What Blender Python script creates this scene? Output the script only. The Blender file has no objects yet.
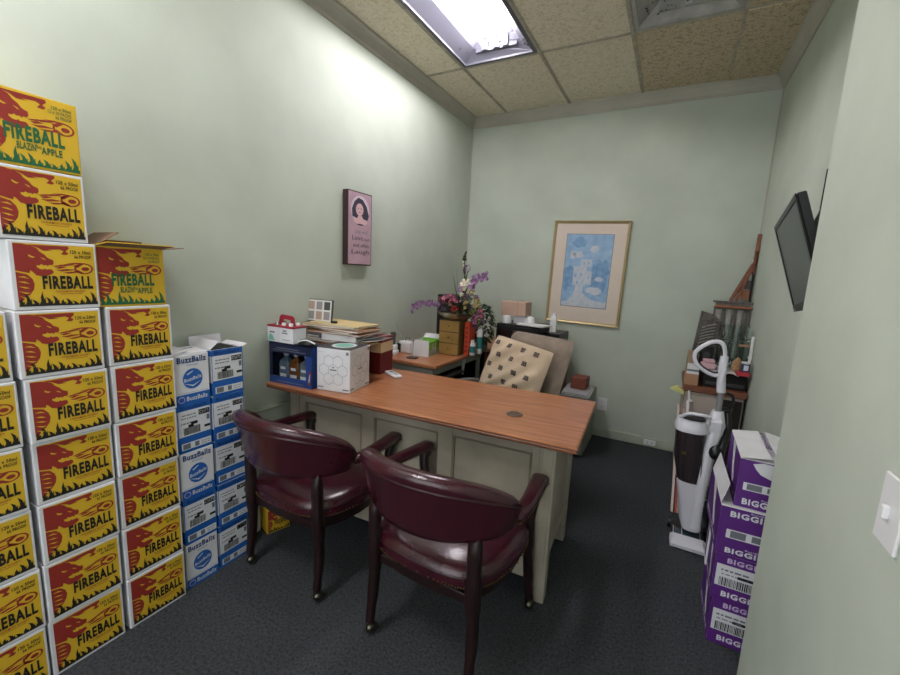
import bpy, math, random
from mathutils import Vector, Matrix
random.seed(7)
S = bpy.context.scene
COL = S.collection
PI = math.pi

# ------------------------------------------------------------------ camera, world, exposure
CAM_H = 1.516
YAW, PITCH, ROLL, FPX = -0.4883, -0.1573, 0.0470, 411.49
cam_d = bpy.data.cameras.new('camera'); cam = bpy.data.objects.new('camera', cam_d); COL.objects.link(cam)
fwd = Vector((math.sin(YAW)*math.cos(PITCH), math.cos(YAW)*math.cos(PITCH), math.sin(PITCH)))
r0 = Vector((math.cos(YAW), -math.sin(YAW), 0)); u0 = r0.cross(fwd)
rr = r0*math.cos(ROLL) + u0*math.sin(ROLL); uu = -r0*math.sin(ROLL) + u0*math.cos(ROLL)
cam.matrix_world = Matrix(((rr.x, uu.x, -fwd.x, 0), (rr.y, uu.y, -fwd.y, 0), (rr.z, uu.z, -fwd.z, CAM_H), (0, 0, 0, 1)))
cam_d.sensor_fit = 'HORIZONTAL'; cam_d.sensor_width = 36; cam_d.lens = FPX/900*36
cam_d.clip_start = 0.02; cam_d.clip_end = 50
S.camera = cam
S.view_settings.view_transform = 'Standard'; S.view_settings.look = 'None'
S.view_settings.gamma = 1; S.view_settings.use_curve_mapping = False
S.view_settings.exposure = 1.35
W = bpy.data.worlds.new('world'); S.world = W; W.use_nodes = True
W.node_tree.nodes['Background'].inputs[0].default_value = (0.93, 0.96, 1.0, 1)
W.node_tree.nodes['Background'].inputs[1].default_value = 1.0
TUBE_STRENGTH = 24.0          # lit fluorescent tubes
TUBE_FRONT = 34.0              # the same lamps further forward in the room

# ------------------------------------------------------------------ room numbers (metres)
XL, XR, YB, YF = -2.03, 0.560, 4.107, -1.6
XN, YN = 0.3795, 1.735         # corner of the nearer right-hand wall
ZC = 3.088                     # ceiling tile plane
GX, GY, T = -1.637, 3.097, 0.6096
DH = 0.845                     # desk top height

# ------------------------------------------------------------------ materials
def lin(c):
    return tuple((v/255/12.92 if v/255 <= .04045 else ((v/255+.055)/1.055)**2.4) for v in c) + (1,)
MC = {}
def mat(name, rgb, rough=.6, metal=0, var=0.0, vscale=8, bump=0, bscale=60, rgb2=None, spec=None, coat=0, emit=0, stretch=None, detail=4, trans=0, alpha=None, ior=None):
    if name in MC: return MC[name]
    m = bpy.data.materials.new(name); m.use_nodes = True; nt = m.node_tree; N = nt.nodes; L = nt.links
    b = N['Principled BSDF']; b.inputs['Roughness'].default_value = rough; b.inputs['Metallic'].default_value = metal
    b.inputs['Base Color'].default_value = lin(rgb)
    if spec is not None: b.inputs['Specular IOR Level'].default_value = spec
    if coat: b.inputs['Coat Weight'].default_value = coat; b.inputs['Coat Roughness'].default_value = .25
    if trans: b.inputs['Transmission Weight'].default_value = trans
    if ior: b.inputs['IOR'].default_value = ior
    if emit: b.inputs['Emission Color'].default_value = lin(rgb); b.inputs['Emission Strength'].default_value = emit
    if var or bump or rgb2:
        tc = N.new('ShaderNodeTexCoord'); mp = N.new('ShaderNodeMapping'); L.new(tc.outputs['Object'], mp.inputs[0])
        if stretch: mp.inputs['Scale'].default_value = stretch
    if var or rgb2:
        n = N.new('ShaderNodeTexNoise'); n.inputs['Scale'].default_value = vscale; n.inputs['Detail'].default_value = detail
        L.new(mp.outputs[0], n.inputs['Vector'])
        cr = N.new('ShaderNodeValToRGB'); cr.color_ramp.elements[0].position = .3; cr.color_ramp.elements[1].position = .7
        c2 = rgb2 if rgb2 else tuple(min(255, v*(1+var)) for v in rgb)
        c1 = rgb if rgb2 else tuple(v*(1-var) for v in rgb)
        cr.color_ramp.elements[0].color = lin(c1); cr.color_ramp.elements[1].color = lin(c2)
        L.new(n.outputs['Fac'], cr.inputs[0]); L.new(cr.outputs[0], b.inputs['Base Color'])
    if bump:
        n2 = N.new('ShaderNodeTexNoise'); n2.inputs['Scale'].default_value = bscale; n2.inputs['Detail'].default_value = 3
        L.new(mp.outputs[0], n2.inputs['Vector'])
        bp = N.new('ShaderNodeBump'); bp.inputs['Strength'].default_value = bump; bp.inputs['Distance'].default_value = .01
        L.new(n2.outputs['Fac'], bp.inputs['Height']); L.new(bp.outputs[0], b.inputs['Normal'])
    MC[name] = m
    return m

def wall_mat():
    return mat('sage_wall_paint', (185,194,181), .75, var=.035, vscale=2.2, bump=.06, bscale=90, spec=.3)
WALL = wall_mat()
TRIMM = mat('grey_taupe_trim', (172,168,156), .6, var=.03, vscale=5)
BASEM = mat('sage_baseboard', (172,182,165), .6, var=.06, vscale=9)
CARPET = mat('charcoal_carpet', (56,59,62), .97, rgb2=(86,89,93), vscale=90, bump=.9, bscale=260, spec=.1, detail=6)
WOOD = mat('cherry_laminate', (146,90,60), .28, rgb2=(190,128,90), vscale=5, stretch=(.8,9,9), spec=.45)
WOODD = mat('cherry_edge', (106,62,42), .4, rgb2=(132,82,56), vscale=6, stretch=(.8,9,9))
CREAM = mat('putty_painted_wood', (164,156,140), .55, var=.05, vscale=7, bump=.03, bscale=30)
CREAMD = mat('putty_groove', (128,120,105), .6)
LEATH = mat('burgundy_leather', (50,13,25), .24, rgb2=(66,19,34), vscale=14, bump=.10, bscale=55, spec=.6, coat=.25)
LEATHS = mat('burgundy_piping', (44,11,20), .35)
DWOOD = mat('dark_mahogany', (26,12,13), .35, rgb2=(38,18,18), vscale=9, stretch=(6,6,1), spec=.5)
CHROME = mat('chrome', (190,190,185), .2, 1)
BRASS = mat('old_brass', (120,100,70), .35, 1)
BLACK = mat('black_plastic', (20,20,22), .4)
BLACKM = mat('matt_black', (14,14,15), .75)
DGREY = mat('dark_grey_plastic', (60,60,62), .5)
GREY = mat('grey_plastic', (128,128,130), .45)
LGREY = mat('light_grey_plastic', (178,178,182), .4)
WHITE = mat('white_plastic', (226,226,228), .4)
WCARD = mat('white_cardboard', (218,218,222), .75, var=.03, vscale=8)
PAPER = mat('white_paper', (222,222,220), .85)
BCARD = mat('brown_cardboard', (172,132,104), .85, var=.05, vscale=6)
PCARD = mat('pinkish_cardboard', (190,160,142), .85, var=.04, vscale=6)
MANILA = mat('manila_card', (198,168,122), .85, var=.04)
MANILAD = mat('orange_folder_card', (164,112,74), .85, var=.06)
YEL = mat('print_yellow', (214,174,38), .6)
RED = mat('print_brick_red', (146,42,32), .6)
INK = mat('print_black', (24,22,18), .6)
GRN = mat('print_green', (28,96,58), .6)
BLUE = mat('print_blue', (26,92,172), .5)
BLUED = mat('print_dark_blue', (18,56,116), .5)
LBL = mat('label_white', (214,216,220), .6)
GINK = mat('label_grey', (110,114,122), .6)
PURP = mat('print_purple', (86,30,120), .5)
PURPL = mat('print_pale_purple', (196,176,212), .55)
SILVER = mat('brushed_silver', (176,172,160), .32, 1)
GLASS = mat('jar_glass', (236,246,244), .04, trans=1, ior=1.18)
CLEAR = mat('clear_plastic_window', (235,238,240), .06, trans=1, ior=1.1)

# ------------------------------------------------------------------ mesh builder
class MB:
    def __init__(s): s.v = []; s.f = []; s.m = []; s.mats = []; s.M = Matrix.Identity(4)
    def mi(s, m):
        if m not in s.mats: s.mats.append(m)
        return s.mats.index(m)
    def add(s, vs, fs, m):
        o = len(s.v); i = s.mi(m)
        s.v += [tuple(s.M @ Vector(p)) for p in vs]
        for f in fs: s.f.append(tuple(o+k for k in f)); s.m.append(i)
        return s
    def box(s, x0, x1, y0, y1, z0, z1, m, bev=0.0):
        if x0 > x1: x0, x1 = x1, x0
        if y0 > y1: y0, y1 = y1, y0
        if z0 > z1: z0, z1 = z1, z0
        if bev <= 0:
            return s.add([(x0,y0,z0),(x1,y0,z0),(x1,y1,z0),(x0,y1,z0),(x0,y0,z1),(x1,y0,z1),(x1,y1,z1),(x0,y1,z1)],
                  [(0,3,2,1),(4,5,6,7),(0,1,5,4),(1,2,6,5),(2,3,7,6),(3,0,4,7)], m)
        b = min(bev, (x1-x0)*.45, (y1-y0)*.45, (z1-z0)*.45)
        vs = []; idx = {}
        for X in (0,1):
            for Y in (0,1):
                for Z in (0,1):
                    cx, cy, cz = (x0,x1)[X], (y0,y1)[Y], (z0,z1)[Z]
                    ix, iy, iz = cx+(b,-b)[X], cy+(b,-b)[Y], cz+(b,-b)[Z]
                    idx[X,Y,Z,0] = len(vs); vs.append((cx,iy,iz))
                    idx[X,Y,Z,1] = len(vs); vs.append((ix,cy,iz))
                    idx[X,Y,Z,2] = len(vs); vs.append((ix,iy,cz))
        F = []
        def q(a): F.append(tuple(idx[k] for k in a))
        for k in (0,1):
            p = [(k,0,0,0),(k,1,0,0),(k,1,1,0),(k,0,1,0)]; q(p if k else p[::-1])
            p = [(0,k,0,1),(0,k,1,1),(1,k,1,1),(1,k,0,1)]; q(p if k else p[::-1])
            p = [(0,0,k,2),(1,0,k,2),(1,1,k,2),(0,1,k,2)]; q(p if k else p[::-1])
        for a in (0,1):
            for c in (0,1):
                q([(a,c,0,0),(a,c,1,0),(a,c,1,1),(a,c,0,1)]); q([(a,0,c,0),(a,1,c,0),(a,1,c,2),(a,0,c,2)]); q([(0,a,c,1),(1,a,c,1),(1,a,c,2),(0,a,c,2)])
                for d in (0,1): q([(a,c,d,0),(a,c,d,1),(a,c,d,2)])
        return s.add(vs, F, m)
    def loft(s, rings, m, cap0=True, cap1=True, closed=True):
        n = len(rings[0]); vs = [p for r in rings for p in r]; F = []
        for i in range(len(rings)-1):
            for j in range(n if closed else n-1):
                k = (j+1) % n
                F.append((i*n+j, i*n+k, (i+1)*n+k, (i+1)*n+j))
        if cap0: F.append(tuple(range(n-1,-1,-1)))
        if cap1: F.append(tuple((len(rings)-1)*n+j for j in range(n)))
        return s.add(vs, F, m)
    def lathe(s, prof, m, c=(0,0,0), n=20, sx=1, sy=1, caps=True):
        rings = [[(c[0]+r*sx*math.cos(2*PI*j/n), c[1]+r*sy*math.sin(2*PI*j/n), c[2]+z) for j in range(n)] for r, z in prof]
        return s.loft(rings, m, caps, caps)
    def sweep(s, path, sizes, m, n=8, up=(0,0,1), power=2.0, caps=True):
        P = [Vector(p) for p in path]; rings = []
        for i, p in enumerate(P):
            t = (P[min(i+1,len(P)-1)] - P[max(i-1,0)]).normalized()
            U = Vector(up); a = t.cross(U)
            if a.length < .05: a = t.cross(Vector((0,1,0)))
            a.normalize(); b = a.cross(t).normalized()
            w = sizes[i] if isinstance(sizes, list) else sizes
            if not isinstance(w, (tuple, list)): w = (w, w)
            ring = []
            for j in range(n):
                an = 2*PI*(j+.5)/n; ca, sa = math.cos(an), math.sin(an)
                e = 2/power
                x = math.copysign(abs(ca)**e, ca)*w[0]; y = math.copysign(abs(sa)**e, sa)*w[1]
                ring.append(tuple(p + a*x + b*y))
            rings.append(ring)
        return s.loft(rings, m, caps, caps)
    def prism(s, pts, z0, z1, m, axis='z'):
        n = len(pts)
        def tr(a, b, c): return {'z':(a,b,c), 'y':(a,c,b), 'x':(c,a,b)}[axis]
        vs = [tr(x,y,z0) for x,y in pts] + [tr(x,y,z1) for x,y in pts]
        F = [tuple(range(n-1,-1,-1)), tuple(range(n,2*n))] + [(i,(i+1)%n,n+(i+1)%n,n+i) for i in range(n)]
        return s.add(vs, F, m)
    def ball(s, c, r, m, n=8, k=5):
        r = r if isinstance(r, (tuple, list)) else (r, r, r)
        rings = []
        for i in range(1, k):
            a = PI*i/k - PI/2
            rings.append([(c[0]+r[0]*math.cos(a)*math.cos(2*PI*j/n), c[1]+r[1]*math.cos(a)*math.sin(2*PI*j/n), c[2]+r[2]*math.sin(a)) for j in range(n)])
        return s.loft(rings, m)
    def flat(s, fn, pts, m):                        # print on a surface: fn maps (u, v) to a point on it
        return s.add([fn(*p) for p in pts], [tuple(range(len(pts)))], m)
    def rect(s, fn, u0, u1, v0, v1, m): return s.flat(fn, [(u0,v0),(u1,v0),(u1,v1),(u0,v1)], m)
    def disc(s, fn, cu, cv, ru, rv, m, n=20):
        return s.flat(fn, [(cu+ru*math.cos(2*PI*j/n), cv+rv*math.sin(2*PI*j/n)) for j in range(n)], m)
    def ring2(s, fn, cu, cv, ru, rv, w, m, n=16):
        for j in range(n):
            a, b = 2*PI*j/n, 2*PI*(j+1)/n
            s.flat(fn, [(cu+ru*math.cos(a),cv+rv*math.sin(a)),(cu+ru*math.cos(b),cv+rv*math.sin(b)),(cu+(ru-w)*math.cos(b),cv+(rv-w*rv/ru)*math.sin(b)),(cu+(ru-w)*math.cos(a),cv+(rv-w*rv/ru)*math.sin(a))], m)
    def text(s, fn, t, u0, u1, v0, v1, m, bold=.02, slope=0):
        vs, fs = text2d(t, bold)
        s.add([fn(u0+(u1-u0)*x, v0+(v1-v0)*y+slope*x) for x, y in vs], fs, m)
    def mesh(s, name, smooth=None):
        me = bpy.data.meshes.new(name); me.from_pydata(s.v, [], s.f)
        for m in s.mats: me.materials.append(m)
        me.polygons.foreach_set('material_index', s.m)
        if smooth:
            me.polygons.foreach_set('use_smooth', [True]*len(s.f)); me.update()
            me.set_sharp_from_angle(angle=math.radians(smooth))
        me.update(); return me
    def build(s, name, parent=None, smooth=None):
        o = bpy.data.objects.new(name, s.mesh(name, smooth)); COL.objects.link(o); o.parent = parent
        return o
TX = {}
def text2d(t, bold=.02):
    if (t, bold) in TX: return TX[t, bold]
    c = bpy.data.curves.new('t', 'FONT'); c.body = t; c.offset = bold; c.space_character = 1 + bold*3.2; c.resolution_u = 2; c.fill_mode = 'FRONT'
    o = bpy.data.objects.new('t', c); COL.objects.link(o)
    dg = bpy.context.evaluated_depsgraph_get(); me = bpy.data.meshes.new_from_object(o.evaluated_get(dg))
    vs = [(v.co.x, v.co.y) for v in me.vertices]; fs = [tuple(p.vertices) for p in me.polygons]
    x0, x1 = min(v[0] for v in vs), max(v[0] for v in vs); y0, y1 = min(v[1] for v in vs), max(v[1] for v in vs)
    vs = [((x-x0)/(x1-x0), (y-y0)/(y1-y0)) for x, y in vs]
    bpy.data.objects.remove(o); bpy.data.curves.remove(c); bpy.data.meshes.remove(me)
    TX[t, bold] = (vs, fs); return TX[t, bold]
def tag(o, label=None, cat=None, group=None, kind=None):
    if label: o['label'] = label
    if cat: o['category'] = cat
    if group: o['group'] = group
    if kind: o['kind'] = kind
    return o
def thing(name, label, cat, loc=(0,0,0), rz=0, group=None, rx=0, ry=0):
    o = bpy.data.objects.new(name, None); COL.objects.link(o); o.location = loc
    o.rotation_euler = (math.radians(rx), math.radians(ry), math.radians(rz)); o.empty_display_size = .05
    return tag(o, label, cat, group)
def dup(root, loc, rz, label, group=None):
    r = root.copy(); COL.objects.link(r); r.location = loc; r.rotation_euler = (0,0,math.radians(rz)); r['label'] = label
    if group: r['group'] = group
    for ch in list(root.children):
        c = ch.copy(); COL.objects.link(c); c.parent = r
        for g in list(ch.children):
            d = g.copy(); COL.objects.link(d); d.parent = c
    return r
def struct(name, mb, smooth=None, parent=None):
    o = mb.build(name, parent, smooth)
    if parent is None: o['kind'] = 'structure'
    return o
def B(): return MB()
def face(o, u, v, off=0):                            # map (u, v) to o + u*U + v*V + off*normal
    o, u, v = Vector(o), Vector(u), Vector(v); n = u.cross(v).normalized()*off
    return lambda a, b: tuple(o + u*a + v*b + n)

# ------------------------------------------------------------------ room shell
struct('floor', B().box(XL-.1, XR+.1, YF-.1, YB+.1, -.06, 0, CARPET))
struct('wall_left', B().box(XL-.1, XL, YF-.1, YB+.1, 0, ZC+.25, WALL))
struct('wall_back', B().box(XL, XR, YB, YB+.1, 0, ZC+.25, WALL))
struct('wall_right', B().box(XR, XR+.1, YN, YB+.1, 0, ZC+.25, WALL))
struct('wall_right_near', B().box(XN, XR+.1, YF-.1, YN, 0, ZC+.25, WALL, .004))
b = B(); b.box(XL, XL+.25, YF-.1, YF, 0, ZC+.25, WALL); b.box(XN-.05, XN, YF-.1, YF, 0, ZC+.25, WALL); b.box(XL+.25, XN-.05, YF-.1, YF, 2.75, ZC+.25, WALL)
struct('wall_front', b)                             # unseen; opening made wide to let the world light in as fill
b = B(); b.box(XL, XL+.028, YF, YB, 0, .675, WALL); b.box(XL, XL+.034, YF, YB, .672, .69, BASEM, .004)
struct('trim_1', b)                                  # low ledge of the left wall
# crown moulding: profile (out from wall, down from ceiling)
prof = [(0,-.095),(.008,-.095),(.012,-.085),(.018,-.08),(.03,-.05),(.05,-.022),(.056,-.018),(.062,-.012),(.062,.012),(0,.012)]
def crown(p0, p1, nrm, name):
    p0, p1, nrm = Vector(p0), Vector(p1), Vector(nrm); t = (p1-p0).normalized()
    rings = []
    for p, sg in ((p0,1),(p1,-1)):
        rings.append([tuple(p + nrm*o + t*(o*sg) + Vector((0,0,ZC+d))) for o, d in prof])
    struct(name, B().loft(rings, TRIMM))
crown((XL,YF,0),(XL,YB,0),(1,0,0),'trim_2'); crown((XL,YB,0),(XR,YB,0),(0,-1,0),'trim_3')
crown((XR,YB,0),(XR,YN-.05,0),(-1,0,0),'trim_4')
b = B(); b.box(XL+.03, XR, YB-.014, YB, 0, .085, BASEM, .004); struct('baseboard_back', b)
b = B(); b.box(XR-.014, XR, YN, YB-.014, 0, .085, BASEM, .004); struct('baseboard_right', b)
b = B(); b.box(XL+.0005, XL+.009, YB-.009, YB-.0005, .69, ZC-.09, TRIMM); struct('trim_5', b)
b = B(); b.box(XR-.009, XR-.0005, YB-.009, YB-.0005, .1, ZC-.09, TRIMM); struct('trim_6', b)

# ------------------------------------------------------------------ ceiling: slab, tiles, grid, fixtures
ceil = struct('ceiling', B().box(XL-.1, XR+.1, YF-.1, YB+.1, ZC+.16, ZC+.25, WCARD))
def tile_mat(name, c1, c2):
    m = bpy.data.materials.new(name); m.use_nodes = True; nt = m.node_tree; N = nt.nodes; L = nt.links
    b = N['Principled BSDF']; b.inputs['Roughness'].default_value = .95; b.inputs['Specular IOR Level'].default_value = .1
    tc = N.new('ShaderNodeTexCoord'); n = N.new('ShaderNodeTexNoise'); n.inputs['Scale'].default_value = 46; n.inputs['Detail'].default_value = 5; n.inputs['Distortion'].default_value = 1.2
    L.new(tc.outputs['Object'], n.inputs['Vector'])
    cr = N.new('ShaderNodeValToRGB'); e = cr.color_ramp.elements; e[0].position = .40; e[1].position = .50
    e[0].color = lin(c1); e[1].color = lin(c2); L.new(n.outputs['Fac'], cr.inputs[0]); L.new(cr.outputs[0], b.inputs['Base Color'])
    bp = N.new('ShaderNodeBump'); bp.inputs['Strength'].default_value = .5; bp.inputs['Distance'].default_value = .006
    L.new(cr.outputs[0], bp.inputs['Height']); L.new(bp.outputs[0], b.inputs['Normal'])
    return m
TILE = tile_mat('fissured_ceiling_tile', (200,190,166), (220,211,190))
TILED = tile_mat('stained_ceiling_tile', (164,148,124), (196,182,156))
GRID = mat('ceiling_grid_metal', (166,158,142), .6, var=.1, vscale=20)
xs = [XL+.055] + [GX+i*T for i in range(4)] + [XR-.055]
ys = [YF, GY-3*2*T, GY-2*2*T, GY-2*T, GY, YB-.055]
ys = [max(y, YF) for y in ys]
LIT = {(1,3): 1, (1,1): 2}; UNLIT = {(3,3)}
for i in range(5):
    for j in range(5):
        if ys[j+1]-ys[j] < .02 or (i,j) in LIT or (i,j) in UNLIT: continue
        sag = .012 if (i, j) == (4, 4) else 0
        g = .004; x0, x1, y0, y1 = xs[i]+g, xs[i+1]-g, ys[j]+g, ys[j+1]-g
        m = TILED if (i, j) in ((4,4),(4,3),(3,4)) else TILE
        b = B(); b.box(x0, x1, y0, y1, ZC+.004-sag, ZC+.02, m, .003); struct('ceiling_tile', b, parent=ceil)
for i in range(1,5):
    b = B(); b.box(xs[i]-.012, xs[i]+.012, YF, YB-.06, ZC-.002, ZC+.003, GRID); b.box(xs[i]-.0015, xs[i]+.0015, YF, YB-.06, ZC-.004, ZC+.03, GRID); struct('grid_rail', b, parent=ceil)
for j in range(1,5):
    for i in range(5):
        b = B(); b.box(xs[i]+.012, xs[i+1]-.012, ys[j]-.012, ys[j]+.012, ZC-.0015, ZC+.003, GRID); struct('grid_rail', b, parent=ceil)
FIX = mat('fixture_white_enamel', (88,88,98), .45)
FIXD = mat('fixture_dusty_enamel', (158,156,152), .6, var=.10, vscale=10)
SPECK = mat('fixture_dead_flies', (30,26,22), .9)
TUBE = mat('lit_fluorescent_tube', (255,248,252), .5, emit=TUBE_STRENGTH)
TUBEF = mat('lit_fluorescent_tube_front', (255,250,250), .5, emit=TUBE_FRONT)
TUBEOFF = mat('dead_fluorescent_tube', (200,200,198), .4)
def fixture(i, j, mode, label):
    x0, x1, y0, y1 = xs[i]+.014, xs[i+1]-.014, ys[j]+.014, ys[j+1]-.014
    t = thing('ceiling_light', label, 'ceiling light', ((x0+x1)/2, (y0+y1)/2, ZC), group=None)
    w, l = (x1-x0)/2, (y1-y0)/2; em = FIX if mode else FIXD
    b = B()
    for a in (-1, 1):
        b.prism([(a*w, 0), (a*(w-.026), -.004), (a*(w-.026), .012), (a*w, .012)], -l, l, em, 'y')
        b.box(-w+.026, w-.026, a*l, a*(l-.026), -.003, .012, em)
    b.build('door_frame', t)
    b = B(); wi, li = w-.024, l-.024; h = .125
    sec = [(-wi,.008),(-wi+.09,.075),(-.16,h-.02),(-.15,h),(.15,h),(.16,h-.02),(wi-.09,.075),(wi,.008)]
    b.loft([[(x, y, z) for x, z in sec] for y in (-li, li)], em, False, False, closed=False)
    for y, dy in ((-li,.06), (li,-.06)):
        b.add([(x, y, z) if k in (0,7) else (x, y+(dy if 0 < k < 7 else 0), z) for k, (x, z) in enumerate(sec)], [tuple(range(8))], em)
        b.box(-.16, .16, y, y+dy*.9, .045, h, em)
    b.build('reflector', t)
    for tx in ((-.085, .005, .075) if mode else (0.0,)):
        tb = B(); n = 8
        tb.loft([[(tx+.0155*math.cos(2*PI*k/n), y, .078+.0155*math.sin(2*PI*k/n)) for k in range(n)] for y in (-li+.07, li-.07)], TUBE if mode == 1 else TUBEF if mode == 2 else TUBEOFF)
        tb.build('tube', t, 40)
        for y in (-li+.06, li-.06):
            b = B(); b.box(tx-.022, tx+.022, y-.011, y+.011, .045, .118, FIX if mode else LGREY, .003); b.build('lamp_holder', t)
    if mode == 1 or mode == 0:
        b = B(); rnd = random.Random(4+i)
        for k in range(26 if mode else 24):
            x = rnd.uniform(-wi+.02, wi-.02); y = -li+.01 if rnd.random() < 0 else (li-.03-rnd.random()**2*.16)
            z = .02+.055*min(1, abs(wi-abs(x))/.09) - .012
            if abs(x) < wi-.09: z = .042
            if mode and abs(x) < .2 and rnd.random() < .6: continue
            b.ball((x, y, z), (rnd.uniform(.003,.008), rnd.uniform(.003,.008), .003), SPECK, 5, 3)
        o = b.build('debris', t); o['kind'] = 'stuff'
    return t
fixture(1, 3, 1, 'lit recessed fluorescent ceiling light with glowing tubes')
fixture(1, 1, 2, 'lit fluorescent ceiling light toward the front of the room')
fixture(3, 3, 0, 'unlit dusty recessed ceiling light with a bare dead tube')

# ------------------------------------------------------------------ whisky cartons (yellow)
def whisky_print(var, w, h):
    """flat print on the +x face of a carton, face coords u = along +y (0..w), v = up (0..h)"""
    b = B(); D = .19/2
    def mk(off): return face((0, 0, 0), (0, w, 0), (0, 0, h), off)
    f0, f1, f2, f3 = mk(.0004), mk(.0008), mk(.0012), mk(.0016)
    ml, mr, mb, mt = .055, .035, .055, .05
    if var == 'blaz': ml, mr, mb, mt = .02, .02, .03, .03
    def fp(f): return lambda u, v: f(ml+(1-ml-mr)*u, mb+(1-mb-mt)*v)
    g0, g1, g2, g3 = fp(f0), fp(f1), fp(f2), fp(f3)
    b.rect(g0, 0, 1, 0, 1, YEL)
    ink = INK if var == 'std' else GRN
    # dragon head, horned and open jawed, facing right, with coiled neck
    b.flat(g1, [(0,.99),(.10,.99),(.20,.97),(.27,.93),(.30,.88),(.36,.83),(.385,.79),(.41,.77),(.455,.75),(.46,.70),(.44,.665),(.40,.67),(.385,.645),(.37,.665),(.33,.66),(.31,.68),(.28,.655),(.25,.66),(.25,.63),(.29,.60),(.33,.595),(.345,.615),(.36,.595),(.42,.60),(.445,.575),(.45,.545),(.42,.52),(.36,.49),(.29,.485),(.235,.50),(.20,.55),(.17,.58),(.16,.53),(.0,.57)], RED)
    b.flat(g1, [(0,.55),(.13,.51),(.185,.44),(.205,.36),(.19,.27),(.14,.19),(.08,.14),(.05,.09),(0,.06)], RED)
    b.flat(g1, [(.17,.98),(.66,.985),(.67,.95),(.62,.90),(.66,.87),(.63,.84),(.56,.85),(.60,.90),(.55,.93),(.40,.915),(.46,.90),(.35,.895),(.28,.94)], RED)
    b.flat(g2, [(.16,.83),(.21,.80),(.245,.79),(.21,.775),(.17,.795)], YEL)
    b.flat(g2, [(.30,.79),(.345,.775),(.37,.745),(.34,.755)], YEL)
    for k in range(5):
        y = .47-.075*k; b.flat(g2, [(.015,y),(.09,y+.012-.01*k),(.15,y-.03),(.09,y-.012-.01*k)], YEL)
    # fire stream and ball
    for (a, c, d, e) in ((.47,.62,.63,.022),(.52,.74,.675,.020),(.47,.76,.59,.022),(.56,.80,.55,.018),(.62,.86,.705,.016),(.44,.58,.655,.014)):
        b.flat(g1, [(a,d),(a+.25*(c-a),d+e*.3),((a+c)/2,d+e),(c,d+.01),((a+c)/2+.02,d-e*.4),(a+.3*(c-a),d-e)], RED)
    b.ring2(g1, .845, .62, .130, .095, .026, RED, 16)
    b.flat(g1, [(.70,.665),(.80,.695),(.85,.70),(.76,.63)], RED); b.flat(g1, [(.70,.565),(.80,.535),(.86,.535),(.76,.60)], RED)
    b.disc(g2, .865, .615, .055, .035, RED, 10)
    # lettering
    if var == 'std':
        b.text(g3, 'FIREBALL', .30, .95, .275, .495, ink, .042)
        b.text(g3, 'CINNAMON WHISKY', .45, .84, .215, .25, RED, .01)
        b.rect(g3, .50, .80, .190, .197, RED)
        b.text(g3, '120 x 50ml', .68, .955, .865, .925, ink, .02); b.text(g3, '66 PROOF', .73, .955, .79, .845, ink, .02)
    else:
        b.text(g3, 'FIREBALL', .18, .84, .33, .55, ink, .042)
        b.text(g3, "BLAZIN'", .30, .52, .21, .315, ink, .03); b.text(g3, 'APPLE', .56, .80, .19, .295, ink, .03); b.text(g3, 'THE', .49, .57, .255, .295, ink, .02)
        b.text(g3, '120 x 50ml', .72, .95, .88, .93, ink, .02); b.text(g3, '12 x 10 PACKS', .68, .95, .815, .865, ink, .02); b.text(g3, '66 PROOF', .76, .95, .75, .80, ink, .02)
    # flames along the foot
    rnd = random.Random(3); pts = [(0,0)]; u = 0.0
    hs = [.16,.24,.13,.27,.17,.20,.12,.14,.09,.12,.19,.26]
    for k, hh in enumerate(hs):
        u0 = k/len(hs); u1 = (k+1)/len(hs); hh = hh*.88
        pts += [(u0+.010, hh*.34), (u0+.008, hh*.6), (u0-.012 if k % 3 else u0+.035, hh), (u0+.040, hh*.72), (u0+.052, hh*.45), (u0+.064, hh*.62), (u0+.068, hh*.2)]
    pts += [(1,.05),(1,0)]
    b.flat(g2, pts, ink)
    return b
BW, BH, BD = .222, .2222, .195
WP = {k: whisky_print(k, BW, BH).mesh('printed_face') for k in ('std', 'blaz')}
WHB = B().box(-BD, 0, 0, BW, 0, BH-.002, WCARD, .003).mesh('carton')
YLB = B().box(-BD, 0, 0, BW, 0, BH-.002, YEL, .002).mesh('carton')
FX = -1.805
TAPE = B().box(-BD*.5-.024, -BD*.5+.024, -.0006, BW+.0006, BH-.0022, BH-.0012, mat('packing_tape', (190,186,170), .3)).mesh('tape')
ORD = ['lowest on the carpet', 'second from the floor', 'third from the floor', 'fourth from the floor', 'fifth from the floor', 'sixth from the floor', 'seventh from the floor', 'eighth from the floor', 'topmost of all']
def whisky(y, z, dx, var, label):
    t = thing('whisky_carton', label, 'box', (FX+dx, y, z), random.uniform(-.6,.6), 'yellow dragon printed cartons stacked by the left wall')
    for me in (WHB if var == 'std' else YLB, WP[var], TAPE):
        o = bpy.data.objects.new(me.name, me); COL.objects.link(o); o.parent = t
    return t
rnd = random.Random(11)
for k in range(6):
    whisky(.247+rnd.uniform(-.004,.004), k*BH, rnd.uniform(-.004,.002), 'std', 'yellow dragon carton in the leftmost, photo-edge column, '+(ORD[k] if k < 5 else 'on top of that column'))
ylB = {0:.476,1:.480,2:.484,3:.487,4:.486,5:.480,6:.484,7:.466,8:.464}
for k in range(9):
    whisky(ylB[k], k*BH, rnd.uniform(-.003,.003)+(.004 if k > 3 else 0), 'blaz' if k == 8 else 'std', ('green lettered yellow carton crowning the tallest column' if k == 8 else 'yellow dragon carton in the tallest column, '+ORD[k]))
for k in range(6):
    whisky(.719+rnd.uniform(-.004,.005), k*BH, rnd.uniform(-.003,.003), 'std', 'yellow dragon carton in the column beside the blue cartons, '+(ORD[k] if k else ORD[0]))
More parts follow.
